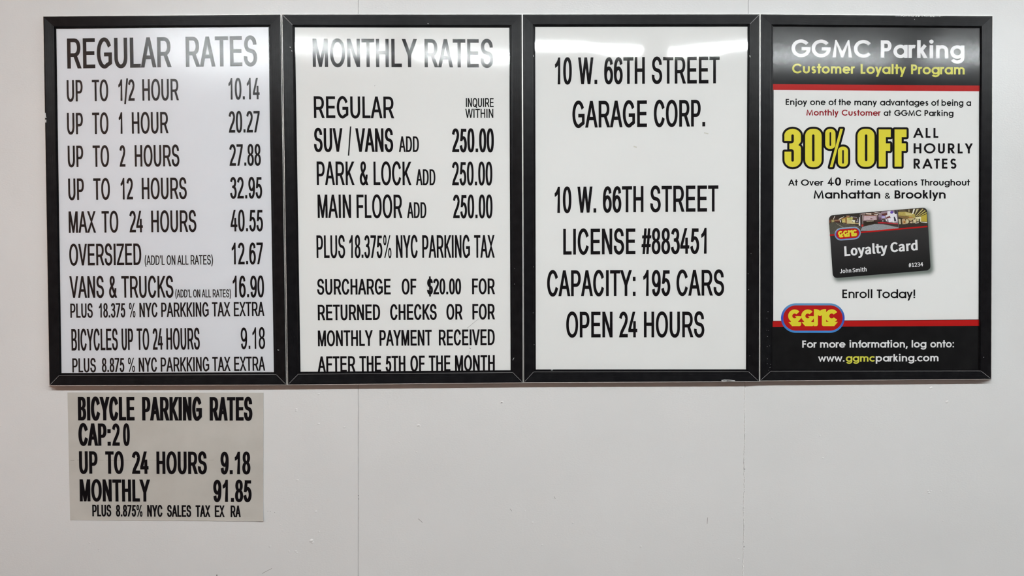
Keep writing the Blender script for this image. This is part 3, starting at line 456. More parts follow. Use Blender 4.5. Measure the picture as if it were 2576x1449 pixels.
def sans_word(s, x0, x1, yb, cap, stem, bar, font=None, capu=509.0, track=0.0, kx=None):
    """verts, faces (pixels) of a word whose ink runs from x0 to x1 on the base line yb(x)"""
    font = font or SANS
    refs = 65.0 if capu > 400 else 33.0; refb = 57.0 if capu > 400 else 29.0
    runs, x = [], 0.0; s_chars = s.replace(' ', '')
    for ch in s:
        if ch == ' ': x += 197*capu/509; continue
        g = font[ch]; adv, cs = g[:2]; runs.append((x, cs, g[2] if len(g) > 2 else 1.0)); x += adv+track
    lo = min(p[0]+ox for ox, cs, r in runs for c in cs for p in c); hi = max(p[0]+ox for ox, cs, r in runs for c in cs for p in c)
    gaps = 1+0.6*(len(runs)-1); sx = (x1-x0-stem*gaps)/(hi-lo-refs*gaps); tr = 0.6*(stem-refs*sx)
    dx = (stem-refs*sx)/2; sy0 = cap/capu
    dy = (bar-refb*sy0)/2; sy = (cap-2*dy)/capu
    V, F = [], []
    dx0 = dx
    for gi, (ox, cs, r) in enumerate(runs):
        dx = (stem*(0.7 if s_chars[gi] == '%' else 1.0)-refs*sx*r)/2
        pc = [[((p[0]+ox-lo)*sx+x0+dx0+tr*gi, p[1]*sy+dy) for p in c] for c in cs]
        s_ = 1 if area(max(pc, key=lambda c: abs(area(c)))) > 0 else -1
        pc = [grow(c, s_, dx, dy) for c in pc]
        v, f = fill(pc); n = len(V)
        for X, Y in v:
            b = yb(X); k = kskew(X) if kx is None else kx(X)
            V.append((X-k*Y, b-Y))
        F += [tuple(i+n for i in q) for q in f]
    return V, F

# geometric stroke lettering: every glyph is a list of centre lines in units of the capital height
XH = 0.745
def bowl(w, cx=None):
    r = XH/2+0.012; return cx or r, XH/2, r-w/2
def S_curve(w, H, Wd):
    rx = Wd/2-w/2; ry = (H+0.02-w)/4; cx = Wd/2
    a = arc(cx, H+0.01-w/2-ry, rx*0.94, ry, 28, 270, 18); b = arc(cx, -0.01+w/2+ry, rx, ry, 90, -150, 18)
    return a[:-1]+[(cx, H/2)]+b[1:]
def gothic(ch, w):
    h = w/2; r = XH/2+0.012; c = XH/2; q = r-h; e = XH-h; L = []; adv = 0
    tail = 0.30
    if ch == 'o': L = [(arc(r, c, q, q, 0, 360, 30)[:-1], 1)]; adv = 2*r
    elif ch in 'adqg':
        L = [(arc(r, c, q, q, 0, 360, 30)[:-1], 1)]; X = 2*r-h
        if ch == 'a': L.append(([(X, 0), (X, XH)], 0))
        if ch == 'd': L.append(([(X, 0), (X, 1.03)], 0))
        if ch == 'g': L.append(([(X, XH), (X, 0.03)]+arc(r, 0.03, q, 0.33-h, 0, -155, 16), 0))
        adv = 2*r
    elif ch in 'bp':
        L = [(arc(r, c, q, q, 0, 360, 30)[:-1], 1), ([(h, 0 if ch == 'b' else -tail), (h, 1.03 if ch == 'b' else XH)], 0)]; adv = 2*r
    elif ch == 'c': L = [(arc(r, c, q, q, 42, 318, 26), 0)]; adv = 1.72*r
    elif ch == 'e': L = [(arc(r, c, q, q, 0, 322, 28), 0), ([(h*1.2, c), (2*r-h*0.4, c)], 0)]; adv = 2*r
    elif ch == 'f': L = [([(0.12+h, 0), (0.12+h, 0.84)]+arc(0.12+h+0.13, 0.84, 0.13, 1.03-h-0.84, 180, 80, 8), 0), ([(0, e), (0.34, e)], 0)]; adv = 0.34
    elif ch == 't': L = [([(0.12+h, 0), (0.12+h, 1.0)], 0), ([(0, e), (0.24+w, e)], 0)]; adv = 0.24+w
    elif ch in 'hn':
        a = 0.235; L = [([(h, 0), (h, XH if ch == 'n' else 1.03)], 0), (arc(h+a, e+0.01-a, a, a, 180, 0, 14)+[(h+2*a, 0)], 0)]; adv = w+2*a
    elif ch == 'm':
        a = 0.205; L = [([(h, 0), (h, XH)], 0)]
        for k in (0, 1): L.append((arc(h+a+2*a*k, e+0.01-a, a, a, 180, 0, 12)+[(h+2*a*(k+1), 0)], 0))
        adv = w+4*a
    elif ch == 'r': L = [([(h, 0), (h, XH)], 0), (arc(h+0.2, e+0.01-0.2, 0.2, 0.2, 180, 68, 9), 0)]; adv = h+0.29
    elif ch == 'u': a = 0.235; L = [([(h, XH)]+arc(h+a, a+h-0.01, a, a, 180, 360, 14)+[(h+2*a, XH)], 0)]; adv = w+2*a
    elif ch in 'ij':
        if ch == 'i': L = [([(h+0.01, 0), (h+0.01, XH)], 0)]
        else: L = [([(h+0.01, XH), (h+0.01, -0.12)]+arc(h+0.01-0.15, -0.12, 0.15, 0.17-h+0.01, 0, -80, 7), 0)]
        d = h*1.25; L.append((arc(h+0.01, 0.95, d/2, d/2, 0, 360, 12)[:-1], 2, d)); adv = w+0.02
    elif ch == 'l': L = [([(h, 0), (h, 1.03)], 0)]; adv = w
    elif ch == 'k': L = [([(h, 0), (h, 1.03)], 0), ([(0.44, XH), (w*0.8, 0.36)], 0), ([(0.18, 0.53), (0.49, -0.05)], 0)]; adv = 0.52
    elif ch == 's': L = [(S_curve(w, XH, 0.44), 0)]; adv = 0.44
    elif ch == 'v': L = [([(h*0.9-0.02, XH+0.05), (0.29, h*0.5), (0.60-h*0.9, XH+0.05)], 0)]; adv = 0.58
    elif ch == 'w': L = [([(h*0.9-0.02, XH+0.05), (0.25, h*0.7), (0.44, XH-h*0.8), (0.63, h*0.7), (0.90-h*0.9, XH+0.05)], 0)]; adv = 0.88
    elif ch == 'y': L = [([(h*0.9-0.02, XH+0.05), (0.305, 0.03)], 0), ([(0.62-h*0.9, XH+0.05), (0.145, -tail-0.06)], 0)]; adv = 0.60
    elif ch == 'A': L = [([(h*0.9-0.02, -0.05), (0.46, 1-h*0.6), (0.94-h*0.9, -0.05)], 0), ([(0.19, 0.33), (0.73, 0.33)], 0)]; adv = 0.92
    elif ch in 'PBR':
        ry = 0.27-h/2 if ch != 'B' else 0.25-h/2; yt = 1-h-ry
        L = [([(h, 0), (h, 1)], 0), ([(h, 1-h)]+arc(0.32, yt, 0.26-h, ry, 90, -90, 14)+[(h, yt-ry)], 0)]; adv = 0.58
        if ch == 'B': L[1] = ([(h, 1-h)]+arc(0.30, 1-h-(0.5-h)/2, 0.25-h, (0.5-h)/2, 90, -90, 12)+[(h, 0.5)], 0); L.append(([(h, 0.5)]+arc(0.33, h+(0.5-h)/2, 0.28-h, (0.5-h)/2, 90, -90, 12)+[(h, h)], 0)); adv = 0.61
        if ch == 'R': L.append(([(0.24, yt-ry), (0.56, -0.05)], 0)); adv = 0.60
    elif ch in 'CG':
        R = 0.51; k = R-h; L = [(arc(R, 0.5, k, k, 38, 322 if ch == 'C' else 360, 34), 0)]; adv = 0.93
        if ch == 'G': L.append(([(0.54, 0.5-h*0.2), (2*R, 0.5-h*0.2)], 0)); adv = 1.02
    elif ch == 'O': L = [(arc(0.51, 0.5, 0.51-h, 0.51-h, 0, 360, 36)[:-1], 1)]; adv = 1.02
    elif ch == '0': L = [(arc(0.30, 0.5, 0.30-h, 0.51-h, 0, 360, 32)[:-1], 1)]; adv = 0.60
    elif ch == '4': L = [([(0.46-h, 0), (0.46-h, 1-h*0.6), (h*1.2, 0.20+h), (0.62, 0.20+h)], 0)]; adv = 0.62
    elif ch == 'E': L = [([(h, 0), (h, 1)], 0)]+[([(h, y), (x, y)], 0) for x, y in ((0.5, 1-h), (0.48, 0.53), (0.5, h))]; adv = 0.5
    elif ch == 'F': L = [([(h, 0), (h, 1)], 0)]+[([(h, y), (x, y)], 0) for x, y in ((0.48, 1-h), (0.46, 0.53))]; adv = 0.48
    elif ch == 'H': L = [([(h, 0), (h, 1)], 0), ([(0.68-h, 0), (0.68-h, 1)], 0), ([(h, 0.53), (0.68-h, 0.53)], 0)]; adv = 0.68
    elif ch == 'L': L = [([(h, 1), (h, 0)], 0), ([(h, h), (0.44, h)], 0)]; adv = 0.44
    elif ch == 'M': L = [([(h-0.007, -0.05), (0.15+h*0.4, 1-h*0.8), (0.52, h*0.9), (0.89-h*0.4, 1-h*0.8), (1.047-h, -0.05)], 0)]; adv = 1.04
    elif ch == 'S': L = [(S_curve(w, 1.0, 0.56), 0)]; adv = 0.56
    elif ch == 'T': L = [([(0.26, 0), (0.26, 1-w*0.5)], 0), ([(0, 1-h), (0.52, 1-h)], 0)]; adv = 0.52
    elif ch == 'U': a = 0.30-h; L = [([(h, 1)]+arc(h+a, a+h-0.01, a, a, 180, 360, 14)+[(h+2*a, 1)], 0)]; adv = 0.60
    elif ch == 'Y': L = [([(h*0.9-0.03, 1.05), (0.33, 0.42), (0.69-h*0.9, 1.05)], 0), ([(0.33, 0.45), (0.33, 0)], 0)]; adv = 0.66
    elif ch == '!': L = [([(h, 0.26), (h, 1)], 0), ([(h, 0), (h, w*1.05)], 0)]; adv = w
    elif ch in '.,:':
        d = w*1.1; L = [(arc(d/2, d/2, d/4, d/4, 0, 360, 10)[:-1], 2, d/2)]; adv = d
        if ch == ':': L.append((arc(d/2, XH-d/2, d/4, d/4, 0, 360, 10)[:-1], 2, d/2))
        if ch == ',': L = [([(w*0.75, w), (w*0.25, -w*1.0)], 0)]
    return L, adv

CLIP = dict(A=(0, 1), M=(0, 1), v=(0, XH), w=(0, XH), y=(-0.30, XH), Y=(0, 1), k=(0, 1.03), R=(0, 1))
def clip_y(c, lo, hi):
    for s, lim in ((1, lo), (-1, hi)):
        o = []
        for i in range(len(c)):
            a, b = c[i-1], c[i]; ia, ib = s*(a[1]-lim) >= 0, s*(b[1]-lim) >= 0
            if ia != ib: t = (lim-a[1])/(b[1]-a[1]); o.append((lerp(a[0], b[0], t), lim))
            if ib: o.append(b)
        c = o
        if len(c) < 3: return []
    return c
ROUND = set('oadqgceCGO0')
def gothic_word(s, x0, x1, yb, cap, stroke, track=0.0):
    w = stroke/cap; V, F = [], []; x = 0.0; prev = ''
    for ch in s:
        L, adv = gothic(ch, w)
        if prev:
            g = 0.19
            if prev in ROUND: g -= 0.045
            if ch in ROUND: g -= 0.045
            for c_ in (prev, ch):
                if c_ in 'vwyAYTtfr': g -= 0.06
                if c_ in '.,': g -= 0.03
            x += g+track-w*0.25
        cs = []
        for st in L:
            if st[1] == 2: cs.append(ccw([(p[0]*1.0, p[1]) for p in [(lerp(sum(q[0] for q in st[0])/len(st[0]), u, 2.0), lerp(sum(q[1] for q in st[0])/len(st[0]), v, 2.0)) for u, v in st[0]]])); continue
            v, f = ribbon(st[0], w, closed=st[1] > 0)
            for q in f: cs.append(ccw([v[i] for i in q]))
        if ch in CLIP: cs = [c for c in (clip_y(c, *CLIP[ch]) for c in cs) if len(c) > 2]
        v, f = fill(cs); n = len(V); V += [(p[0]+x, p[1]) for p in v]; F += [tuple(i+n for i in q) for q in f]
        x += adv; prev = ch
    used = sorted({i for f in F for i in f}); lo = min(V[i][0] for i in used); hi = max(V[i][0] for i in used); sx = (x1-x0)/(hi-lo); out = []
    for X, Y in V:
        px = x0+(X-lo)*sx; out.append((px-kskew(px)*Y*cap, yb(px)-Y*cap))
    return out, F

def union(vfs):
    return fill([ccw([v[i] for i in f]) for v, fs in vfs for f in fs if abs(area([v[i] for i in f])) > 1e-6])

def lay(name, vf, m, parent, h, label=None, cols=None, kind=None):
    V, F = vf
    return mesh(name, [P(x, y, h) for x, y in V], F, m, parent, label=label, cols=cols, kind=kind)
def base(a, ya, b, yb): return lambda x: ya+(yb-ya)*(x-a)/(b-a)
def curve(pts):
    def f(s):
        if s <= pts[0][0]: return 0.73*pts[0][1]
        for (a, ya), (b, yb) in zip(pts, pts[1:]):
            if s <= b:
                t = (s-a)/(b-a); t = t*t*(3-2*t); return 0.73*(ya+(yb-ya)*t)
        return 0.73*pts[-1][1]
    return f
# how far each plastic cover is buckled near its top, across its width
TILT = [curve([(0, .0), (1, .012)]), curve([(0, -.001), (.1, .001), (.25, .007), (.6, .011), (.8, .014), (1, .018)]),
        curve([(0, -.001), (.2, .0), (.38, .006), (.65, .007), (.8, .004), (1, -.003)]), curve([(0, .012), (.5, .016), (1, .010)])]
# ------------------------------------------------------------------ the four snap frames
HF = 0.0330; HP = 0.0205; HI = 0.0207; HC = 0.0235
# outer corners (front rim) and visible paper corners, clockwise from top left, in photo pixels
Q = [dict(o=[(107.5, 40.5), (706.5, 35.5), (721, 968.7), (123.3, 970.8)], i=[(141.6, 72.7), (675, 68.6), (689, 936.3), (154.7, 938.3)]),
     dict(o=[(708.7, 35.5), (1313.6, 35.3), (1316, 963.2), (723.2, 968.7)], i=[(742, 69), (1281, 70), (1284.4, 931.3), (756, 935.2)]),
     dict(o=[(1313.9, 35.3), (1911.8, 35.0), (1910.4, 960.3), (1317.2, 963.0)], i=[(1346.5, 67.6), (1880.3, 67), (1876.5, 929), (1348, 929.3)]),
     dict(o=[(1912.4, 35.0), (2498, 39.6), (2494.6, 954.0), (1911.2, 958.6)], i=[(1946.5, 67.8), (2463.5, 72.3), (2461.5, 928.3), (1945, 928.3)])]
def l2(a, b, t): return (lerp(a[0], b[0], t), lerp(a[1], b[1], t))
# profile across a rail: (position 0 rim .. 1 paper edge, height)
PROF = [(0.04, 0.0), (0.04, HF-0.0012), (0.075, HF)]
for k in range(13):
    u = 0.12+k*0.052; hh = lerp(HF, 0.0275, (u-0.12)/0.68)
    PROF += [(u, hh), (u+0.017, hh-0.00005), (u+0.034, hh-0.00005)]
PROF += [(0.80, 0.0277), (0.835, 0.0282), (0.86, 0.0268), (0.865, 0.0245), (0.90, 0.0244), (0.925, 0.0249), (0.95, 0.0240), (0.955, 0.0206), (1.0, 0.0206)]
FR = []
WHO = [('left-hand snap frame showing the regular hourly rates list, above the bicycle sign', ), ('second snap frame from the left, with the monthly rates list',),
       ('third snap frame from the left, with the street address, license and capacity notice',), ('right-hand snap frame holding the customer loyalty poster with yellow 30% OFF lettering',)]
def strip(A0, A1, B0, B1, prof):
    """rail between rim edge A0-A1 and paper edge B0-B1 (pixel corners)"""
    V, F = [], []
    for u, h in prof: V += [P(*l2(A0, B0, u), h), P(*l2(A1, B1, u), h)]
    for i in range(len(prof)-1): F.append((2*i, 2*i+1, 2*i+3, 2*i+2))
    return V, F
for k, q in enumerate(Q):
    o, i = q['o'], q['i']
    bc = P((o[2][0]+o[3][0])/2, (o[2][1]+o[3][1])/2, 0)
    t = thing('poster_frame', (bc.x, 0, bc.z), WHO[k][0], 'frame', 'black snap frames in a row on the wall')
    FR.append(t)
    # paper edge pushed outwards a touch so that the rails meet the sheet
    for a in range(4):
        b = (a+1) % 4
        rail = mesh('rail', *strip(o[a], o[b], i[a], i[b], PROF), M_RAIL, t)
        # raw aluminium shell around the rail
        if a == 0: pr = [(0.0, 0.0), (0.0, 0.004), (0.05, 0.004)]
        else: pr = [(0.0, 0.0), (0.0, HF-0.002), (0.045, HF-0.002)]
        mesh('edge_trim', *strip(o[a], o[b], i[a], i[b], pr), M_SILVER, t, label='thin bare aluminium edge')
    # raw mitre edges at the corners, their highlights painted in as pale lines
    marks = [(2, .9), (3, .9)]+([(0, 1.2)] if k == 1 else [])+([(1, 1.3)] if k == 2 else [])
    for c, w in marks:
        pts = [l2(o[c], i[c], u) for u in (0.10, 0.3, 0.55, 0.8)]
        V, F = ribbon(pts, w); hs = [HF+0.0003, HF-0.0008, 0.0303, 0.0283]
        mesh('mitre_edge', [P(x, y, hs[n//2]) for n, (x, y) in enumerate(V)], F, M_EDGE_LIT, t, label='raw mitre line with its highlight painted pale')
    lip = [l2(o[3], i[3], .80), l2(o[2], i[2], .80), l2(o[2], i[2], .835), l2(o[3], i[3], .835)]  # highlight along the bottom rail's lip, painted as a flat grey strip
    mesh('lip_highlight', [P(x, y, h_) for (x, y), h_ in zip(lip, (.0279, .0279, .0284, .0284))], [(0, 1, 2, 3)], M_EDGE_LIT, t, label='grey strip painted as the lit inner edge of the bottom rail')
    oc = [l2(o[c], i[c], 0.5) for c in range(4)]; V = [P(x, y, 0.001) for x, y in oc]+[P(x, y, HP-0.0006) for x, y in oc]
    mesh('backing_board', V, [(0, 1, 2, 3), (7, 6, 5, 4), (0, 4, 5, 1), (1, 5, 6, 2), (2, 6, 7, 3), (3, 7, 4, 0)], M_BACK, t)
    sh = [l2(o[c], i[c], 0.9) for c in range(4)]
    q['sheet'] = mesh('poster_sheet', [P(x, y, HP) for x, y in sh], [(0, 3, 2, 1)], M_PAPER_A if k == 0 else M_PAPER, t)
    # clear cover: gently buckled plastic sheet
    nx, ny = 36, 54; V, F = [], []
    z1 = P(*sh[0], HC).z
    for r in range(ny+1):
        for c in range(nx+1):
            s_, v_ = c/nx, r/ny
            a = l2(l2(sh[0], sh[1], s_), l2(sh[3], sh[2], s_), v_); p = P(a[0], a[1], HC)
            env = math.sin(math.pi*min(1, max(0, s_)))**0.25 if 0 < s_ < 1 else 0
            dz = p.z-z1
            p.y += TILT[k](s_)*(dz+0.08)*math.exp(-((dz+0.08)/0.14)**2)
            V.append(p)
    for r in range(ny):
        for c in range(nx): a = r*(nx+1)+c; F.append((a, a+nx+1, a+nx+2, a+1))
    mesh('clear_cover', V, F, M_COVER[k], t, smooth=True)
def scuffs(k, items, m=None):
    parts = []
    for pts, w, h in items:
        V, F = ribbon(pts, w); parts.append(([P(x, y, h) for x, y in V], F))
    mesh('paint_scuff', *join(parts), m or M_SCUFF, FR[k], kind='stuff', label='pale scraped spots in the black paint')
rnd = random.Random(11)
def specks(k, n, x0, x1, y0, y1, h):
    return [([(x, y), (x+rnd.uniform(.6, 1.6), y+rnd.uniform(-.5, .5))], rnd.uniform(.5, 1.1), h) for x, y in ((rnd.uniform(x0, x1), rnd.uniform(y0, y1)) for _ in range(n))]
scuffs(0, [([(113, 284), (114, 291), (113, 297)], 3.2, HF+.0005), ([(115, 301), (115, 308)], 3.0, HF+.0005), ([(114, 292), (117, 296)], 1.2, HF+.0005), ([(698, 880), (702, 881)], 1.2, HF-.001)]+specks(0, 6, 112, 118, 600, 930, HF))
scuffs(1, [([(1076, 58.5), (1077.5, 60.5)], 2.0, 0.0290), ([(729, 118), (731, 119.5)], 1.4, 0.0305), ([(733, 127), (735, 129)], 1.4, 0.0305), ([(1290, 906), (1293, 900)], 0.8, 0.0295)]+specks(1, 7, 728, 750, 700, 930, 0.0295)+specks(1, 6, 1290, 1306, 650, 900, 0.0290))
scuffs(2, [([(1815, 957), (1822, 955.8), (1836, 956.3), (1849, 957.6)], 1.5, HF+.0004), ([(1816, 958.6), (1828, 958)], 1.0, HF+.0004), ([(1386, 931), (1391, 930.6)], 1.5, 0.0286), ([(1342, 138), (1342.5, 143)], 0.9, 0.0282), ([(1886, 139), (1887, 144)], 1.6, 0.0290)]+specks(2, 7, 1326, 1344, 620, 900, 0.0290)+specks(2, 7, 1880, 1900, 620, 920, 0.0290))
top = []
for x in range(0, 30):
    X = 2252+x*3.8+rnd.uniform(-1, 1); yy = 40.2+(X-2250)*0.008
    top.append(([(X, yy+rnd.uniform(-.8, .8)), (X+rnd.uniform(2, 6), yy+rnd.uniform(-.8, .8))], rnd.uniform(.8, 2.4) if 3 < x < 26 else 0.6, HF+.0005))
scuffs(3, top+[([(2300, 48), (2301.3, 49.2)], 1.6, HF-.0006)]+specks(3, 16, 1918, 1940, 780, 940, 0.0300)+specks(3, 3, 2360, 2380, 40, 42, HF+.0004)+specks(3, 5, 2470, 2488, 300, 900, 0.0300))

# ------------------------------------------------------------------ lettering of posters 1 to 3
def rows(k, table):
    """each row: list of words with ink limits, base line (xa, ya, xb, yb), capital height, stem, bar"""
    for words, bl, cap, stem, bar in table:
        yb = base(*bl)
        for w in words:
            s, x0, x1 = w[:3]; c = w[3] if len(w) > 3 else cap
            st = w[4] if len(w) > 4 else stem; br = w[5] if len(w) > 5 else bar
            lay('lettering', sans_word(s, x0, x1, yb, c, st, br), M_INK, Q[k]['sheet'], HI)
rows(0, [
 ([('REGULAR', 169, 431.7), ('RATES', 467.2, 647.3)], (169, 172.6, 640, 166), 75.8, 9.0, 9.6),
 ([('UP', 168.3, 208.6), ('TO', 231.7, 272.7), ('1/2', 298, 339), ('HOUR', 358.4, 450.3), ('10.14', 575, 653.3)], (168, 255.5, 653, 249.8), 54, 5.0, 6.4),
 ([('UP', 169, 209.3), ('TO', 232.2, 273.4), ('1', 298.8, 308.2), ('HOUR', 332, 424.2), ('20.27', 575.8, 654)], (168, 338, 653, 333), 54, 5.0, 6.4),
 ([('UP', 170.8, 210), ('TO', 233.5, 275), ('2', 301.2, 315.7), ('HOURS', 339.3, 451.6), ('27.88', 577.5, 656.5)], (170, 420.5, 656, 416.5), 54, 5.0, 6.4),
 ([('UP', 172, 211.8), ('TO', 235, 277), ('12', 303.7, 334.8), ('HOURS', 357, 470.2), ('32.95', 579, 659.8)], (172, 503.2, 659, 498.8), 54, 5.0, 6.4),
 ([('MAX', 173.3, 241.6), ('TO', 256, 298.3), ('24', 326, 359.6), ('HOURS', 380.7, 494.3), ('40.55', 580.3, 662)], (173, 586, 662, 581.7), 54.3, 5.0, 6.4),
 ([('OVERSIZED', 174.5, 355.9), ('(ADD’L ON ALL RATES)', 364, 536, 24, 2.3, 2.8), ('12.67', 583.2, 662)], (174, 668.2, 662, 664.5), 54.5, 5.0, 6.4),
 ([('VANS', 175.3, 262), ('&', 274.4, 294.5), ('TRUCKS', 305.7, 436.6), ('(ADD’L ON ALL RATES)', 440.9, 581.2, 20, 2.1, 2.5), ('16.90', 585.7, 664.5)], (175, 749.2, 664, 747.8), 54.3, 5.0, 6.4),
 ([('PLUS', 177, 233.7), ('18.375', 249, 315.4), ('%', 324.3, 341.5), ('NYC', 351, 396.4), ('PARKKING', 405.6, 525.3), ('TAX', 533.5, 579.5), ('EXTRA', 588.2, 665.2)], (177, 799.6, 665, 795), 36, 3.9, 4.4),
 ([('BICYCLES', 180, 296.8), ('UP', 306.2, 335.5), ('TO', 344.2, 375.8), ('24', 384.5, 409.8), ('HOURS', 418.8, 503), ('9.18', 606, 667.2)], (180, 881.9, 667, 877.4), 54, 4.2, 6.2),
 ([('PLUS', 182, 241.6), ('8.875', 256.5, 313), ('%', 321.6, 340.2), ('NYC', 349.2, 395.2), ('PARKKING', 404.3, 526.6), ('TAX', 534.3, 580), ('EXTRA', 589, 667.2)], (182, 937, 667, 932.5), 35.6, 3.9, 4.4)])
rows(1, [
 ([('MONTHLY', 787, 1049), ('RATES', 1067.7, 1241.1)], (787, 168.3, 1241, 169.8), 71, 8.2, 9.2),
 ([('REGULAR', 789.4, 992)], (789, 297, 992, 297.8), 55, 6.2, 7.4),
 ([('INQUIRE', 1172, 1242)], (1172, 269.2, 1242, 269.4), 22.6, 2.7, 3.2),
 ([('WITHIN', 1170.8, 1241)], (1171, 296.5, 1241, 296.7), 22.8, 2.7, 3.2),
 ([('SUV', 790.2, 862), ('/', 875.0, 884.5, 61, 4.0, 3.0), ('VANS', 894.5, 989.4), ('ADD', 1003.6, 1054, 39.5, 4.2, 4.6), ('250.00', 1137.3, 1242.4)], (790, 381.8, 1242, 383), 59.5, 6.3, 7.4),
 ([('PARK', 796.9, 891.8), ('&', 905, 926.6), ('LOCK', 939.8, 1034.9), ('ADD', 1046.6, 1095.5, 40, 4.2, 4.6), ('250.00', 1137.3, 1238.6)], (797, 465.2, 1238, 466.2), 59, 5.4, 7.2),
 ([('MAIN', 799.4, 883.4), ('FLOOR', 897, 1012.5), ('ADD', 1024.2, 1072.7, 40, 4.2, 4.6), ('250.00', 1139.8, 1239.1)], (799, 548.4, 1239, 549), 59, 5.4, 7.2),
 ([('PLUS', 796.4, 868.4), ('18.375%', 878.9, 985.7), ('NYC', 996.4, 1051), ('PARKING', 1062.2, 1182.5), ('TAX', 1192.7, 1244.6)], (796, 649, 1244, 648.3), 57, 4.6, 6.6),
 ([('SURCHARGE', 798, 983.2), ('OF', 1010.6, 1047.8), ('$20.00', 1074.4, 1160), ('FOR', 1187.5, 1245.3)], (798, 741.2, 1245, 740), 39.5, 5.0, 5.4),
 ([('RETURNED', 799.4, 956.6), ('CHECKS', 981.5, 1098.8), ('OR', 1123, 1163.9), ('FOR', 1188.2, 1245.3)], (799, 805.8, 1245, 803.6), 39.2, 5.0, 5.4),
 ([('MONTHLY', 799.9, 938), ('PAYMENT', 954.7, 1086.3), ('RECEIVED', 1103.7, 1244.8)], (800, 871.2, 1245, 868), 39.7, 4.8, 5.4),
 ([('AFTER', 799.4, 894.5), ('THE', 904.2, 959.1), ('5TH', 970, 1020), ('OF', 1032.4, 1068.9), ('THE', 1078.9, 1133.5), ('MONTH', 1144.7, 1244.8)], (799, 936.2, 1245, 933), 39.7, 5.0, 5.4)])
rows(2, [
 ([('10', 1396, 1438.4), ('W.', 1454.5, 1502.5), ('66TH', 1519.9, 1622.2), ('STREET', 1639.6, 1810.6)], (1396, 212.4, 1810, 209.6), 67.5, 6.8, 9.0),
 ([('GARAGE', 1439.9, 1628), ('CORP.', 1644.8, 1774)], (1440, 321.4, 1774, 318), 67.2, 7.0, 9.0),
 ([('10', 1395.2, 1437.4), ('W.', 1452.8, 1500), ('66TH', 1516.6, 1618.8), ('STREET', 1635.9, 1807.3)], (1395, 535.8, 1807, 532), 65.8, 6.8, 8.8),
 ([('LICENSE', 1416.8, 1598.9), ('#883451', 1613.8, 1777.5)], (1417, 640.6, 1777, 638.2), 64.8, 6.8, 8.6),
 ([('CAPACITY:', 1376.3, 1598.9), ('195', 1618, 1686.3), ('CARS', 1701.7, 1821.7)], (1376, 745.2, 1821, 743.5), 65, 6.8, 8.6),
 ([('OPEN', 1424.2, 1541), ('24', 1557.6, 1603), ('HOURS', 1619.8, 1772)], (1424, 848.9, 1772, 848.5), 64.6, 6.8, 8.6)])
# scratches on the monthly rates sheet
sc_ = [([(1175, 826), (1190, 813), (1205, 801)], 0.7), ([(1148, 852), (1160, 841), (1170, 831)], 0.6), ([(1178, 893), (1183, 883)], 0.6), ([(1181, 875.5), (1184.5, 877)], 1.8), ([(942, 217), (943.5, 214)], 0.9)]
parts = []
for pts, w in sc_:
    V, F = ribbon(pts, w); parts.append(([P(x, y, HI) for x, y in V], F))
mesh('scratch_mark', *join(parts), mat('pencil_grey', (0.30, 0.30, 0.30), 0.6), Q[1]['sheet'], kind='stuff')
parts = []
for pts, w in [([(1771, 334), (1782, 336.5)], 3.0), ([(1594, 368), (1602, 371)], 3.4)]:
    V, F = ribbon(pts, w); parts.append(([P(x, y, HI) for x, y in V], F))
mesh('paper_stain', *join(parts), mat('faint_stain', (0.64, 0.63, 0.57), 0.6), Q[2]['sheet'], kind='stuff')
# ------------------------------------------------------------------ the loyalty poster
S4 = Q[3]['sheet']; h0 = HP+0.00015
def poly(pts): return pts, [tuple(range(len(pts)))]
def xl(y): return lerp(1944.0, 1942.5, (y-68)/860)
def xr(y): return lerp(2466.5, 2464.5, (y-68)/860)
lay('printed_band', ([(1943.5, 64), (2467, 68), (2466.5, 215.2), (1944, 211.6)], [(0, 1, 2, 3)]), M_BAND, S4, h0, label='black printed header band')
lay('printed_stripe', ([(1944, 211.6), (2466.5, 215.2), (2466.5, 229.6), (1944, 226.4)], [(0, 1, 2, 3)]), M_RED, S4, h0, label='red printed stripe')
lay('printed_stripe', ([(1943, 808.2), (2465, 804.6), (2465, 819.5), (1943, 822.8)], [(0, 1, 2, 3)]), M_RED, S4, h0, label='red printed stripe')
lay('printed_line', ([(1943, 807.2), (2465, 803.6), (2465, 804.8), (1943, 808.4)], [(0, 1, 2, 3)]), M_BAND, S4, h0+0.00005)
lay('printed_band', ([(1943, 822.8), (2465, 819.5), (2465, 931), (1943, 931)], [(0, 1, 2, 3)]), M_BAND, S4, h0, label='black printed footer band')
h1 = h0+0.00015
def goth(lines, m, h=h1):
    for words, bl, cap, st in lines:
        yb = base(*bl); [lay('lettering', gothic_word(w[0], w[1], w[2], yb, w[3] if len(w) > 3 else cap, w[4] if len(w) > 4 else st, w[5] if len(w) > 5 else 0.0), m, S4, h) for w in words]
goth([([('GGMC', 1991, 2190.7), ('Parking', 2215.5, 2426.2)], (1991, 143.3, 2426, 147.2), 44, 8.4)], M_WHITE)
goth([([('Customer', 1992.7, 2151), ('Loyalty', 2165, 2279.4), ('Program', 2291.8, 2426.7)], (1992, 184.3, 2426, 187.3), 24.3, 4.6)], M_LYEL)
goth([([('Enjoy', 1976.5, 2030.4), ('one', 2037.9, 2076.9), ('of', 2084.3, 2103.7), ('the', 2109.4, 2141), ('many', 2149.2, 2206), ('advantages', 2213.8, 2335.3), ('of', 2342.7, 2362), ('being', 2368.3, 2423.5), ('a', 2431, 2442.9)], (1976, 264, 2443, 266.4), 15.2, 2.7),
      ([('at', 2223, 2241.6), ('GGMC', 2249.6, 2317.9), ('Parking', 2325.6, 2398.6)], (2028, 290.4, 2398, 292.2), 14.8, 2.7)], M_INK)
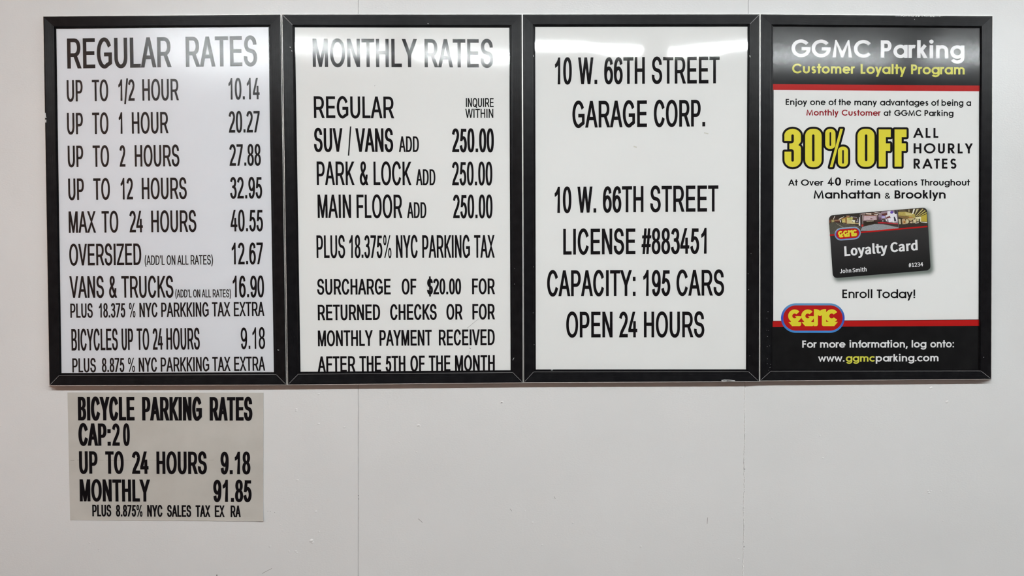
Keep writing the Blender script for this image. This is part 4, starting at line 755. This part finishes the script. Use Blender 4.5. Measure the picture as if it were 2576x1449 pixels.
goth([([('Monthly', 2028.4, 2109.4), ('Customer', 2117.4, 2215.5)], (2028, 290.4, 2398, 292.2), 14.8, 2.7)], M_DRED)
goth([([('ALL', 2297, 2360.4, 24.8, 4.5, 0.12)], (2297, 346.5, 2360, 346.7), 24.8, 4.5),
      ([('HOURLY', 2298.3, 2447.3, 25.3, 4.5, 0.12)], (2298, 385.7, 2447, 386), 25.3, 4.5),
      ([('RATES', 2298.3, 2406, 25.3, 4.5, 0.12)], (2298, 424.2, 2406, 424.4), 25.3, 4.5),
      ([('At', 1982.7, 2006.8), ('Over', 2015, 2071.4), ('40', 2080.9, 2116, 20.6, 3.6), ('Prime', 2128, 2190.2), ('Locations', 2199.9, 2307.5), ('Throughout', 2316, 2440)], (1982, 467, 2440, 466.8), 15.6, 2.8),
      ([('Manhattan', 2046.6, 2214.3), ('Brooklyn', 2250.3, 2378.8)], (2046, 499.5, 2378, 499.5), 20.8, 3.7),
      ([('Enroll', 2119, 2194.4), ('Today!', 2205.6, 2302)], (2119, 749.8, 2302, 749.8), 21.4, 3.4)], M_INK)
lay('lettering', sans_word('&', 2226, 2240, base(0, 499.5, 1, 499.5), 14.2, 2.4, 2.4), M_INK, S4, h1)
goth([([('For', 2018, 2054.5), ('more', 2063, 2127), ('information,', 2136.8, 2283.4), ('log', 2293.3, 2330.3), ('onto:', 2340.2, 2399.9)], (2018, 874.8, 2400, 874), 18, 3.3),
      ([('www.', 2057.8, 2124.8), ('parking.com', 2203, 2360.9)], (2058, 910, 2361, 908.8), 18, 3.3)], M_WHITE)
goth([([('ggmc', 2127.8, 2201)], (2058, 910, 2361, 908.8), 18, 3.3)], M_LYEL)

# 30% OFF: heavy yellow figures with a rounded black outline (traced shapes, x right, y down, zoom units)
def Z(pts): return [(1900+x/4.025, 300+y/4.025) for x, y in pts]
def oval(x0, y0, x1, y1, r, n=7):
    r2 = min(r, (x1-x0)/2)
    c = []
    for cx, cy, a in ((x1-r2, y0+r, -90), (x1-r2, y1-r, 0), (x0+r2, y1-r, 90), (x0+r2, y0+r, 180)): c += arc(cx, cy, r2, r, a, a+90, n)
    return c
def hole(c): return list(reversed(c))
three = ([(295, 220), (295, 165)]+arc(378, 165, 84, 68, 180, 360, 12)+[(462, 215)]+arc(442, 215, 20, 30, 0, 60, 4)+[(436, 262)]+arc(440, 295, 22, 28, -70, 0, 4)+[(462, 320), (462, 412)]
         +arc(379, 412, 83, 73, 0, 180, 12)+[(296, 328), (365, 328), (365, 418)]+arc(378, 418, 13, 12, 180, 0, 6)+[(391, 330)]+arc(365, 328, 26, 26, 0, -90, 4)+[(345, 302), (345, 245), (365, 245)]+arc(365, 219, 26, 26, 90, 0, 4)+[(391, 166)]+arc(378, 166, 13, 13, 0, -180, 6)+[(365, 220)])
FF = [(0, 103), (122, 103), (122, 182), (72, 182), (72, 244), (116, 244), (116, 320), (71, 320), (71, 480), (0, 480)]
shapes = [[three], [oval(505, 97, 672, 485, 72), hole(oval(575, 153, 600, 427, 14))],
          [oval(708, 97, 812, 300, 46), hole(oval(752, 130, 768, 270, 9))], [[(860, 97), (888, 97), (782, 485), (755, 485)]],
          [oval(837, 277, 940, 480, 46), hole(oval(880, 312, 897, 450, 9))], [oval(1035, 97, 1207, 482, 72), hole(oval(1110, 153, 1135, 425, 14))],
          [[(x+1250, y) for x, y in FF]], [[(x+1410, y) for x, y in FF]]]
yel, blk = [], []
for s in shapes:
    zs = [Z(c) for c in s]; yel.append(fill(zs)); blk.append(fill(zs[:1]))
    c = zs[0]; blk.append(ribbon(c, 10.8, True))
    for i_, p in enumerate(c):
        a_, b_ = c[i_-1], c[(i_+1) % len(c)]
        e1 = (p[0]-a_[0], p[1]-a_[1]); e2 = (b_[0]-p[0], b_[1]-p[1])
        if abs(e1[0]*e2[1]-e1[1]*e2[0]) > 0.25*(math.hypot(*e1)*math.hypot(*e2)+1e-9): blk.append(poly(arc(p[0], p[1], 5.4, 5.4, 0, 360, 16)[:-1]))
# square corners are rounded by the discs, so the ribbon is built edge by edge
def outline(c, w):
    ps = []
    for i_ in range(len(c)):
        ps.append(ribbon([c[i_], c[(i_+1) % len(c)]], w)); ps.append(poly(arc(c[i_][0], c[i_][1], w/2, w/2, 0, 360, 16)[:-1]))
    return ps
blk = []
for s in shapes: zs = Z(s[0]); blk.append(fill([zs])); blk += outline(zs, 10.8)
lay('lettering_outline', union(blk), M_INK, S4, h1, label='rounded black outline of the big offer lettering')
lay('lettering', join(yel), M_YEL, S4, h1+0.00012, label='large yellow lettering reading 30% OFF')

# GGMC pill badge
def pill(cx, cy, hw, hh, ang=0.0, n=14):
    c = arc(hw-hh, 0, hh, hh, -90, 90, n)+arc(-(hw-hh), 0, hh, hh, 90, 270, n)
    ca, sa = math.cos(ang), math.sin(ang); return [(cx+x*ca-y*sa, cy+x*sa+y*ca) for x, y in c]
def ring(cx, cy, ro, ri, a0, a1, n=26): return arc(cx, cy, ro, ro, a0, a1, n)+list(reversed(arc(cx, cy, ri, ri, a0, a1, n)))
def sector(cx, cy, ro, ri, a0, a1, n=48):
    o_, i_ = arc(cx, cy, ro, ro, a0, a1, n), arc(cx, cy, ri, ri, a0, a1, n); V = []
    for a, b in zip(o_, i_): V += [a, b]
    return V, [(2*k, 2*k+2, 2*k+3, 2*k+1) for k in range(n)]
def badge_letters():
    """letters in zoom units (y down): sectors and polygons"""
    P_ = []
    for cx, xr_ in ((690, 885), (1075, 1262)):
        P_.append(sector(cx, 640, 190, 70, 3, 318))       # y down: from the right, clockwise, to the upper-right cut
        P_.append(poly([(cx+10, 648), (xr_, 648), (xr_, 715), (cx+62, 700), (cx+55, 690)]))
        P_.append(poly([(cx-100, 780), (cx+95, 780), (cx+110, 822), (cx-115, 822)]))
        P_.append(poly([(cx-180, 820), (xr_-3, 820), (xr_-3, 880), (xr_-8, 908), (xr_-24, 928), (xr_-50, 940), (cx-75, 940)]))
    P_.append(poly([(1255, 440), (1330, 442), (1375, 455), (1375, 890), (1360, 925), (1335, 940), (1255, 940)]))
    P_.append(poly([(1330, 442), (1375, 452), (1435, 488), (1490, 455), (1545, 440), (1545, 620), (1490, 612), (1465, 636), (1435, 642), (1405, 636), (1375, 612), (1330, 600)]))
    P_.append(poly([(1545, 440), (1615, 440), (1615, 940), (1535, 940), (1505, 925), (1490, 890), (1490, 455)]))
    P_.append(sector(1780, 640, 195, 72, 35, 325))
    P_.append(poly([(1690, 785), (1875, 785), (1868, 822), (1700, 822)]))
    P_.append(poly([(1560, 815), (1960, 815), (1855, 940), (1560, 940)]))
    return P_
def badge(cx, cy, sc_, ang, h, parent, rim=True):
    """cx, cy pixel centre; zoom-unit scale"""
    ca, sa = math.cos(ang), math.sin(ang)
    def T(v): x, y = (v[0]-1225)*sc_, (v[1]-702)*sc_; return (cx+x*ca-y*sa, cy+x*sa+y*ca)
    n = 30
    outer = pill(1225, 702, 935, 434, 0, n); inner = pill(1228, 702, 873, 373, 0, n)
    V = [T(v) for a, b in zip(outer, inner) for v in (a, b)]; N = len(outer); F = [(2*k, 2*((k+1) % N), 2*((k+1) % N)+1, 2*k+1) for k in range(N)]
    cols = []
    for a, b in zip(outer, inner):
        for v in (a, b):
            t = (v[1]-268)/867; side = min(1.0, abs(v[0]-1225)/900)
            top_ = (0.13, 0.33, 0.52); bot_ = (0.06, 0.27, 0.62); mid = (0.03, 0.05, 0.45)
            c_ = tuple(lerp(top_[k], bot_[k], t) for k in range(3)); f_ = side**3*(1-abs(t-0.5)*1.6); f_ = max(0, f_)
            cols.append(tuple(lerp(c_[k], mid[k], f_) for k in range(3)))
    lay('badge_rim', (V, F), M_PRINT, parent, h, cols=cols, label='blue rim of the pill badge')
    lay('badge_field', ([T(v) for v in inner], [tuple(range(N))]), M_RED, parent, h, label='red field of the pill badge')
    V, F = union(badge_letters()); lay('badge_lettering', ([T(v) for v in V], F), M_YEL, parent, h+0.00012, label='yellow badge lettering reading GGMC')
badge(2044.8, 800.05, 1/11.686, 0.0, h1+0.0001, S4)

# ------------------------------------------------------------------ the printed card
CQ = [(2084.6, 541.8), (2332.0, 521.6), (2341.4, 679.8), (2095.4, 700.0)]
def uv(u, v): return l2(l2(CQ[0], CQ[1], u), l2(CQ[3], CQ[2], u), v)
def inv(x, y):
    u = v = 0.5
    for _ in range(12):
        p = uv(u, v); px_ = uv(u+.01, v); py_ = uv(u, v+.01)
        a, b, c, d = (px_[0]-p[0])*100, (py_[0]-p[0])*100, (px_[1]-p[1])*100, (py_[1]-p[1])*100
        D = a*d-b*c; ex, ey = x-p[0], y-p[1]; u += (d*ex-b*ey)/D; v += (a*ey-c*ex)/D
    return u, v
def card_outline(grow_=0.0, ox=0.0, oy=0.0, n=8):
    ru, rv = 11.0/248, 11.0/158; gu, gv = grow_/248, grow_/158
    c = []
    for cu, cv, a in ((1-ru, rv, -90), (1-ru, 1-rv, 0), (ru, 1-rv, 90), (ru, rv, 180)):
        for p in arc(cu, cv, ru+gu, rv+gv, a, a+90, n): q_ = uv(*p); c.append((q_[0]+ox, q_[1]+oy))
    return c
h2 = h1
# soft printed drop shadow: rings fading from dark to the paper colour
rings = [(-8, 0.0), (-2, 0.10), (1, 0.30), (4, 0.60), (7, 0.85), (10, 0.96), (13, 1.0)]; V, F, cols = [], [], []
for g_, f_ in rings:
    c = card_outline(g_, 5.0, 6.5); V += c; cols += [tuple(lerp(a, b, f_) for a, b in zip((0.16, 0.19, 0.17), (0.80, 0.805, 0.79)))]*len(c)
N = len(card_outline())
for r in range(len(rings)-1):
    for k_ in range(N): j = (k_+1) % N; F.append((r*N+k_, r*N+j, (r+1)*N+j, (r+1)*N+k_))
lay('printed_card_shade', (V, F), M_PRINT, S4, h0, cols=cols, label='soft grey edge printed around the card')
ob = card_outline(); cen = uv(.5, .5)
cardcol = []
for p in ob: u_, v_ = inv(*p); cardcol.append((0.040, 0.037, 0.037) if v_ < 0.5 else (0.018, 0.017, 0.018))
# body as a grid of rows so the printed grey can fade downwards
V, F, cols = [], [], []
nr = 24
def edge_u(v):
    rv, ru = 11.0/158, 11.0/248
    if v < rv: t = 1-v/rv; return ru*(1-math.sqrt(max(0, 1-t*t)))
    if v > 1-rv: t = 1-(1-v)/rv; return ru*(1-math.sqrt(max(0, 1-t*t)))
    return 0.0
vs = [0, .004, .012, .025, .045, .07]+[0.07+0.86*k_/16 for k_ in range(1, 17)]+[.955, .975, .988, .996, 1.0]
for v_ in vs:
    e_ = edge_u(v_); g_ = lerp(0.036, 0.009, min(1, max(0, (v_-0.3)/0.7)))
    for u_ in (e_, 0.35, 0.7, 1-e_): V.append(uv(u_, v_)); cols.append((g_*1.0, g_*0.96, g_*0.97))
for r in range(len(vs)-1):
    for k_ in range(3): a = r*4+k_; F.append((a, a+1, a+5, a+4))
lay('printed_card', (V, F), M_PRINT, S4, h1, cols=cols, label='dark tilted bank-card picture printed on the poster')
h3 = h1+0.0001
# picture strip: three little garage views, as colour patches
def ZA(pts): return [(2080+x/18.114, 520+y/18.114) for x, y in pts]
def ZB(pts): return [(2200+x/18.114, 515+y/18.114) for x, y in pts]
PA = [([(125, 560), (190, 460), (290, 400), (750, 370), (1520, 310), (1545, 1000), (1500, 920), (1480, 940), (700, 960), (395, 1190), (380, 1250), (145, 1270), (120, 1000), (110, 620)], (0.035, 0.028, 0.022)),
      ([(150, 740), (360, 700), (700, 770), (1500, 920), (1540, 1000), (1560, 1130), (1480, 960), (1300, 930), (850, 960), (600, 990), (420, 1150), (390, 1250), (145, 1270), (125, 1020)], (0.085, 0.080, 0.060)),
      ([(130, 560), (200, 470), (540, 440), (560, 560), (540, 600), (130, 600)], (0.05, 0.03, 0.022)),
      ([(105, 610), (180, 600), (180, 720), (110, 730)], (0.16, 0.06, 0.035)), ([(210, 600), (330, 590), (340, 690), (215, 720)], (0.40, 0.33, 0.14)),
      ([(340, 600), (600, 590), (600, 650), (340, 660)], (0.28, 0.15, 0.08)), ([(340, 660), (600, 650), (640, 720), (350, 700)], (0.08, 0.025, 0.018)),
      ([(380, 425), (350, 430), (290, 570), (315, 575)], (0.72, 0.68, 0.60)), ([(550, 550), (780, 440), (790, 460), (570, 590), (545, 600)], (0.70, 0.62, 0.50)),
      ([(590, 600), (625, 600), (645, 710), (605, 710)], (0.85, 0.82, 0.72)),
      ([(640, 560), (900, 470), (1060, 440), (900, 520), (680, 600)], (0.45, 0.22, 0.06)), ([(890, 405), (1040, 410), (1050, 450), (890, 455)], (0.38, 0.22, 0.13)),
      ([(680, 590), (840, 540), (850, 730), (690, 720)], (0.55, 0.46, 0.16)), ([(840, 530), (905, 520), (905, 770), (850, 740)], (0.25, 0.10, 0.03)),
      ([(905, 510), (1180, 470), (1180, 580), (910, 620)], (0.55, 0.53, 0.16)), ([(910, 600), (1060, 590), (1280, 610), (1290, 790), (910, 770)], (0.62, 0.52, 0.26)),
      ([(1140, 600), (1290, 620), (1270, 700), (1160, 680)], (0.80, 0.78, 0.62)), ([(1180, 480), (1370, 490), (1370, 560), (1320, 600), (1190, 560)], (0.10, 0.05, 0.03)),
      ([(1290, 600), (1440, 580), (1450, 740), (1295, 720)], (0.05, 0.04, 0.045)), ([(1300, 740), (1470, 745), (1470, 790), (1290, 790)], (0.50, 0.36, 0.17)),
      ([(1330, 650), (1420, 640), (1430, 690), (1340, 710)], (0.35, 0.30, 0.30)), ([(1470, 480), (1500, 470), (1520, 870), (1455, 860)], (0.85, 0.83, 0.80)),
      ([(420, 770), (435, 765), (840, 985), (800, 985)], (0.42, 0.39, 0.30)), ([(740, 760), (1500, 900), (1500, 912), (740, 775)], (0.28, 0.20, 0.16)),
      ([(1040, 545), (1110, 560), (1080, 580), (1040, 575)], (0.03, 0.02, 0.01)), ([(1150, 640), (1200, 700), (1180, 720)], (0.03, 0.02, 0.02)), ([(1500, 320), (1530, 320), (1560, 1000), (1540, 1000)], (0.16, 0.15, 0.16)),
      ([(1090, 440), (1380, 480), (1370, 500), (1090, 460)], (0.45, 0.42, 0.48)), ([(1385, 560), (1410, 540), (1420, 620), (1390, 640)], (0.48, 0.40, 0.45)),
      # middle view
      ([(1535, 312), (1900, 265), (2536, 205), (2536, 760), (2200, 800), (1900, 870), (1590, 1000), (1560, 900)], (0.055, 0.032, 0.026)),
      ([(1540, 330), (1740, 300), (1760, 350), (1560, 355)], (0.55, 0.40, 0.36)), ([(1760, 290), (2030, 300), (2030, 360), (1800, 350)], (0.72, 0.58, 0.48)), ([(2050, 300), (2250, 290), (2200, 330), (2060, 340)], (0.22, 0.12, 0.07)),
      ([(2100, 240), (2480, 290), (2400, 310), (2220, 280)], (0.72, 0.63, 0.58)), ([(2160, 345), (2330, 340), (2330, 375), (2160, 375)], (0.66, 0.58, 0.48)),
      ([(1660, 385), (2300, 385), (2290, 600), (1660, 640)], (0.36, 0.24, 0.24)), ([(1690, 440), (2220, 430), (2260, 600), (1680, 625)], (0.56, 0.42, 0.44)), ([(1690, 380), (2300, 380), (2230, 420), (1760, 415)], (0.28, 0.12, 0.08)),
      ([(1980, 525), (2080, 530), (2080, 575), (1980, 570)], (0.22, 0.12, 0.12)), ([(1610, 385), (1645, 385), (1645, 790), (1625, 790)], (0.42, 0.36, 0.34)),
      ([(1780, 660), (2140, 620), (2120, 670), (1850, 700)], (0.40, 0.35, 0.25)), ([(2000, 700), (2070, 690), (2060, 720), (2010, 725)], (0.35, 0.30, 0.20)), ([(1700, 700), (2200, 660), (2320, 760), (1700, 870)], (0.03, 0.020, 0.012)),
      ([(1580, 820), (1640, 795), (1670, 860), (1630, 915), (1580, 910)], (0.55, 0.03, 0.025)), ([(2330, 410), (2536, 330), (2536, 600), (2330, 600)], (0.10, 0.05, 0.07))]
PB = [([(1140, 230), (1760, 185), (2180, 155), (2290, 210), (2370, 330), (2405, 820), (2410, 980), (1090, 1060), (1075, 260), (1050, 240)], (0.055, 0.038, 0.020)),
      ([(1080, 330), (1400, 320), (1800, 400), (1860, 500), (1850, 600), (1700, 640), (1080, 560)], (0.45, 0.36, 0.10)), ([(1400, 340), (1700, 400), (1720, 480), (1420, 470)], (0.60, 0.52, 0.22)),
      ([(1080, 490), (1500, 520), (1800, 600), (1700, 740), (1600, 740), (1300, 620), (1080, 560)], (0.22, 0.14, 0.05)), ([(1560, 560), (1700, 550), (1740, 600), (1580, 600)], (0.55, 0.20, 0.05)),
      ([(1500, 620), (1850, 600), (1800, 650), (1640, 740)], (0.50, 0.40, 0.20)), ([(1100, 250), (1380, 250), (1500, 310), (1100, 320)], (0.12, 0.09, 0.05)),
      ([(1770, 190), (1850, 190), (1750, 430), (1710, 430)], (0.85, 0.83, 0.72)), ([(1920, 190), (2020, 190), (1850, 460), (1830, 450)], (0.50, 0.45, 0.25)), ([(2180, 180), (2230, 200), (1900, 530), (1870, 520)], (0.55, 0.48, 0.18)),
      ([(2290, 250), (2330, 280), (1970, 530), (1940, 530)], (0.60, 0.52, 0.15)), ([(2360, 340), (2380, 380), (2060, 530), (2020, 530)], (0.62, 0.54, 0.12)), ([(1530, 220), (1600, 215), (1600, 340), (1540, 330)], (0.32, 0.27, 0.15)),
      ([(2100, 540), (2380, 420), (2400, 780), (2120, 760)], (0.48, 0.38, 0.05)), ([(1860, 560), (2120, 540), (2120, 780), (1860, 740)], (0.70, 0.65, 0.40)), ([(2010, 640), (2070, 640), (2070, 770), (2010, 770)], (0.05, 0.05, 0.04)),
      ([(1090, 650), (1180, 650), (1200, 880), (1130, 890)], (0.62, 0.57, 0.38)), ([(1260, 640), (1370, 640), (1430, 750), (1430, 890), (1280, 900), (1250, 740)], (0.50, 0.36, 0.20)), ([(1430, 660), (1540, 680), (1570, 800), (1480, 870), (1440, 860)], (0.60, 0.55, 0.33)),
      ([(1320, 740), (1410, 750), (1400, 830), (1320, 840)], (0.35, 0.15, 0.03)), ([(1600, 790), (1740, 760), (1730, 840), (1640, 840)], (0.62, 0.48, 0.32)), ([(1760, 680), (1880, 660), (1890, 800), (1770, 840)], (0.68, 0.60, 0.38)),
      ([(1890, 640), (1960, 640), (1940, 770), (1880, 770)], (0.35, 0.30, 0.15)), ([(2100, 780), (2400, 795), (2400, 830), (2130, 800)], (0.85, 0.85, 0.80)), ([(1450, 890), (1510, 885), (1505, 920), (1460, 920)], (0.5, 0.45, 0.40)), ([(1840, 830), (2020, 790), (2010, 830), (1850, 860)], (0.65, 0.62, 0.50)),
      ([(1090, 900), (2100, 840), (2400, 840), (2410, 980), (1090, 1060)], (0.040, 0.032, 0.026)),
      # crowd view between
      ([(330, 320), (700, 268), (1015, 250), (1070, 830), (1060, 900), (830, 830), (560, 780), (320, 690), (180, 560), (180, 470)], (0.30, 0.22, 0.26)),
      ([(580, 300), (720, 275), (1000, 420), (1050, 760), (860, 800), (560, 640), (500, 520), (590, 440)], (0.78, 0.76, 0.80)), ([(720, 300), (820, 280), (860, 360), (800, 415), (720, 390)], (0.14, 0.08, 0.40)),
      ([(900, 260), (1010, 255), (1030, 410), (920, 430)], (0.05, 0.04, 0.05)), ([(330, 420), (560, 370), (580, 450), (430, 510), (330, 500)], (0.13, 0.04, 0.03)), ([(340, 490), (400, 480), (420, 510), (340, 520)], (0.10, 0.06, 0.42)),
      ([(320, 540), (480, 520), (480, 600), (330, 610)], (0.48, 0.44, 0.75)), ([(540, 560), (700, 510), (740, 590), (540, 640)], (0.16, 0.045, 0.04)), ([(190, 570), (310, 590), (310, 700), (200, 650)], (0.14, 0.07, 0.14)),
      ([(620, 650), (780, 650), (820, 780), (650, 800)], (0.80, 0.78, 0.84)), ([(330, 650), (480, 650), (580, 780), (350, 760)], (0.06, 0.05, 0.05)), ([(500, 650), (570, 650), (570, 760), (520, 740)], (0.70, 0.69, 0.72)),
      ([(870, 550), (920, 540), (1000, 740), (900, 760)], (0.05, 0.05, 0.07)), ([(350, 720), (400, 700), (400, 770), (350, 760)], (0.55, 0.55, 0.55)), ([(820, 800), (980, 820), (970, 845), (820, 830)], (0.55, 0.52, 0.42)),
      ([(150, 800), (330, 790), (1075, 860), (1075, 895), (560, 855), (150, 850)], (0.50, 0.015, 0.025)),
      ([(0, 880), (400, 890), (1090, 1030), (1100, 1070), (0, 1190), (-640, 1190), (-560, 1010)], (0.30, 0.32, 0.33)), ([(0, 880), (560, 860), (1075, 895), (1090, 1030), (400, 890)], (0.05, 0.035, 0.030)),
      ([(1015, 250), (1050, 248), (1110, 1060), (1085, 1060)], (0.13, 0.12, 0.13))]
V, F, cols = [], [], []
for i_, (T_, L_) in enumerate(((ZA, PA), (ZB, PB))):
    for j_, (pts, c_) in enumerate(L_):
        v, f = fill([T_(pts)]); n = len(V); hh = h3+0.000004*(j_+i_*50)
        V += [P(x, y, hh) for x, y in v]; F += [tuple(a+n for a in q_) for q_ in f]; cols += [c_]*len(v)
mesh('printed_garage_pictures', V, F, M_PICT, S4, cols=cols, label='strip of small garage photographs printed along the top of the card')
h4 = h3+0.0006
V, F = ribbon([(2087.5, 591.6), (2210, 580.6), (2332.8, 569.8)], 3.6); lay('printed_line', (V, F), M_RED, S4, h4, label='thin red line across the card')
gl = []; V, F, cols = [], [], []
for s_, f_ in ((0.93, 0.0), (0.99, 0.15), (1.06, 1.0)):
    c = pill(2132.4, 587.6, 31.5*s_, 15.2*s_, -0.087, 12); V += c
    cols += [tuple(lerp(a, b, f_) for a, b in zip((0.55, 0.62, 0.70), (0.10, 0.10, 0.10)))]*len(c)
N = len(c)
for r in range(2):
    for k_ in range(N): j = (k_+1) % N; F.append((r*N+k_, r*N+j, (r+1)*N+j, (r+1)*N+k_))
lay('badge_halo', (V, F), M_PRINT, S4, h4+0.00005, cols=cols, label='pale blue halo around the small badge')
badge(2132.4, 587.8, 31.0/935, -0.087, h4+0.0001, S4)
sk = lambda x: 0.05
lay('lettering', join([sans_word('Loyalty', 2124.6, 2232.5, base(2124, 644.6, 2308, 629.2), 24.6, 5.6, 4.6, HUMAN, 257.0, kx=sk), sans_word('Card', 2240.5, 2308.8, base(2124, 644.6, 2308, 629.2), 24.4, 5.6, 4.6, HUMAN, 257.0, kx=sk)]), M_WHITE, S4, h4, label='white lettering on the card')
lay('lettering', join([sans_word('John', 2112.8, 2141.6, base(2112, 687.6, 2180, 682.6), 10.4, 1.9, 1.7, HUMAN, 257.0, kx=sk), sans_word('Smith', 2144.8, 2180.2, base(2112, 687.6, 2180, 682.6), 10.4, 1.9, 1.7, HUMAN, 257.0, kx=sk), sans_word('#1234', 2286, 2322.4, base(2286, 672.4, 2322, 669.6), 10.2, 1.9, 1.7, HUMAN, 257.0, kx=sk)]), M_WHITE, S4, h4, label='small white name and number on the card')

# ------------------------------------------------------------------ the bicycle sign stuck on the wall
B4 = [(169.6, 987.2), (662.8, 988.2), (662.0, 1311.6), (176.5, 1308.2)]
bc = P(420, 1310, 0)
bs = thing('bicycle_rates_sign', (bc.x, 0, bc.z), 'unframed grey-beige bicycle parking rates sign stuck on the wall below the left-hand frame', 'sign')
nx, ny = 40, 28; V, F = [], []
def curl(s_, v_):
    c_ = 0.0007+0.004*max(0, (s_-0.93)/0.07)**2*max(0, (v_-0.88)/0.12)+0.0016*max(0, (v_-0.96)/0.04)**2*(0.4+0.6*s_)+0.0008*max(0, (s_-0.98)/0.02)
    return c_+0.0005*math.exp(-((v_-0.53)/0.012)**2)
for r in range(ny+1):
    for c in range(nx+1):
        s_ = 1-(1-c/nx)**1.6 if c else 0.0; v_ = 1-(1-r/ny)**1.5
        a = l2(l2(B4[0], B4[1], s_), l2(B4[3], B4[2], s_), v_); hh = curl(s_, v_); V.append(P(a[0], a[1], hh))
for r in range(ny):
    for c in range(nx): a = r*(nx+1)+c; F.append((a, a+nx+1, a+nx+2, a+1))
n0 = len(V)
ring_ = [c for c in range(nx+1)]+[r*(nx+1)+nx for r in range(1, ny+1)]+[ny*(nx+1)+c for c in range(nx-1, -1, -1)]+[r*(nx+1) for r in range(ny-1, 0, -1)]
for i_ in ring_: p = V[i_]; V.append(Vector((p.x, p.y+0.0005, p.z)))
for k_ in range(len(ring_)): a, b = ring_[k_], ring_[(k_+1) % len(ring_)]; F.append((a, b, n0+(k_+1) % len(ring_), n0+k_))
sheet = mesh('sign_sheet', V, F, M_SIGN, bs, smooth=False)
bk = lambda x: lerp(0.018, 0.0, (x-170)/490)
for words, bl, cap, st, br in [
 ([('BICYCLE', 196.4, 339), ('PARKING', 357.6, 508), ('RATES', 527.3, 635)], (196, 1057.4, 635, 1058), 59, 8.2, 8.8),
 ([('CAP:', 197.6, 278.9), ('2', 282.6, 301.4), ('0', 309.8, 326.8)], (197, 1121, 327, 1121.4), 56, 8.2, 8.4),
 ([('UP', 199.4, 246), ('TO', 265.2, 311.7), ('24', 332.3, 373.8), ('HOURS', 393.7, 520.6), ('9.18', 554.7, 630)], (199, 1191.6, 630, 1193), 56.4, 7.6, 8.4),
 ([('MONTHLY', 201, 377.5), ('91.85', 536.5, 633)], (201, 1261.2, 633, 1262.8), 55.4, 7.6, 8.4),
 ([('PLUS', 232.2, 280), ('8.875%', 291.8, 359), ('NYC', 370.3, 408.8), ('SALES', 420.5, 481), ('TAX', 492, 529.3), ('EX', 540.2, 565), ('RA', 580, 605.6)], (232, 1298.8, 605, 1301.2), 29.4, 4.0, 4.2)]:
    for w in words: lay('lettering', sans_word(w[0], w[1], w[2], base(*bl), cap, 6.8 if w[0] in '20' else st, br, kx=bk), M_INK, sheet, 0.0014)
parts = []  # darker dashes along the fold, thicker towards the left
rnd = random.Random(5)
x = 177
while x < 655:
    w_ = rnd.uniform(4, 14)
    if x < 320 or rnd.random() < 0.45:
        y = 1157.8+rnd.uniform(-.5, .5); V, F = ribbon([(x, y), (x+w_, y+rnd.uniform(-.6, .6))], rnd.uniform(.7, 1.6 if x < 300 else 0.8)); parts.append(([P(a, b, 0.00135) for a, b in V], F))
    x += w_+rnd.uniform(0, 9)
mesh('crease_line', *join(parts), M_CREASE, sheet, kind='stuff', label='dark broken line along the fold of the sign')
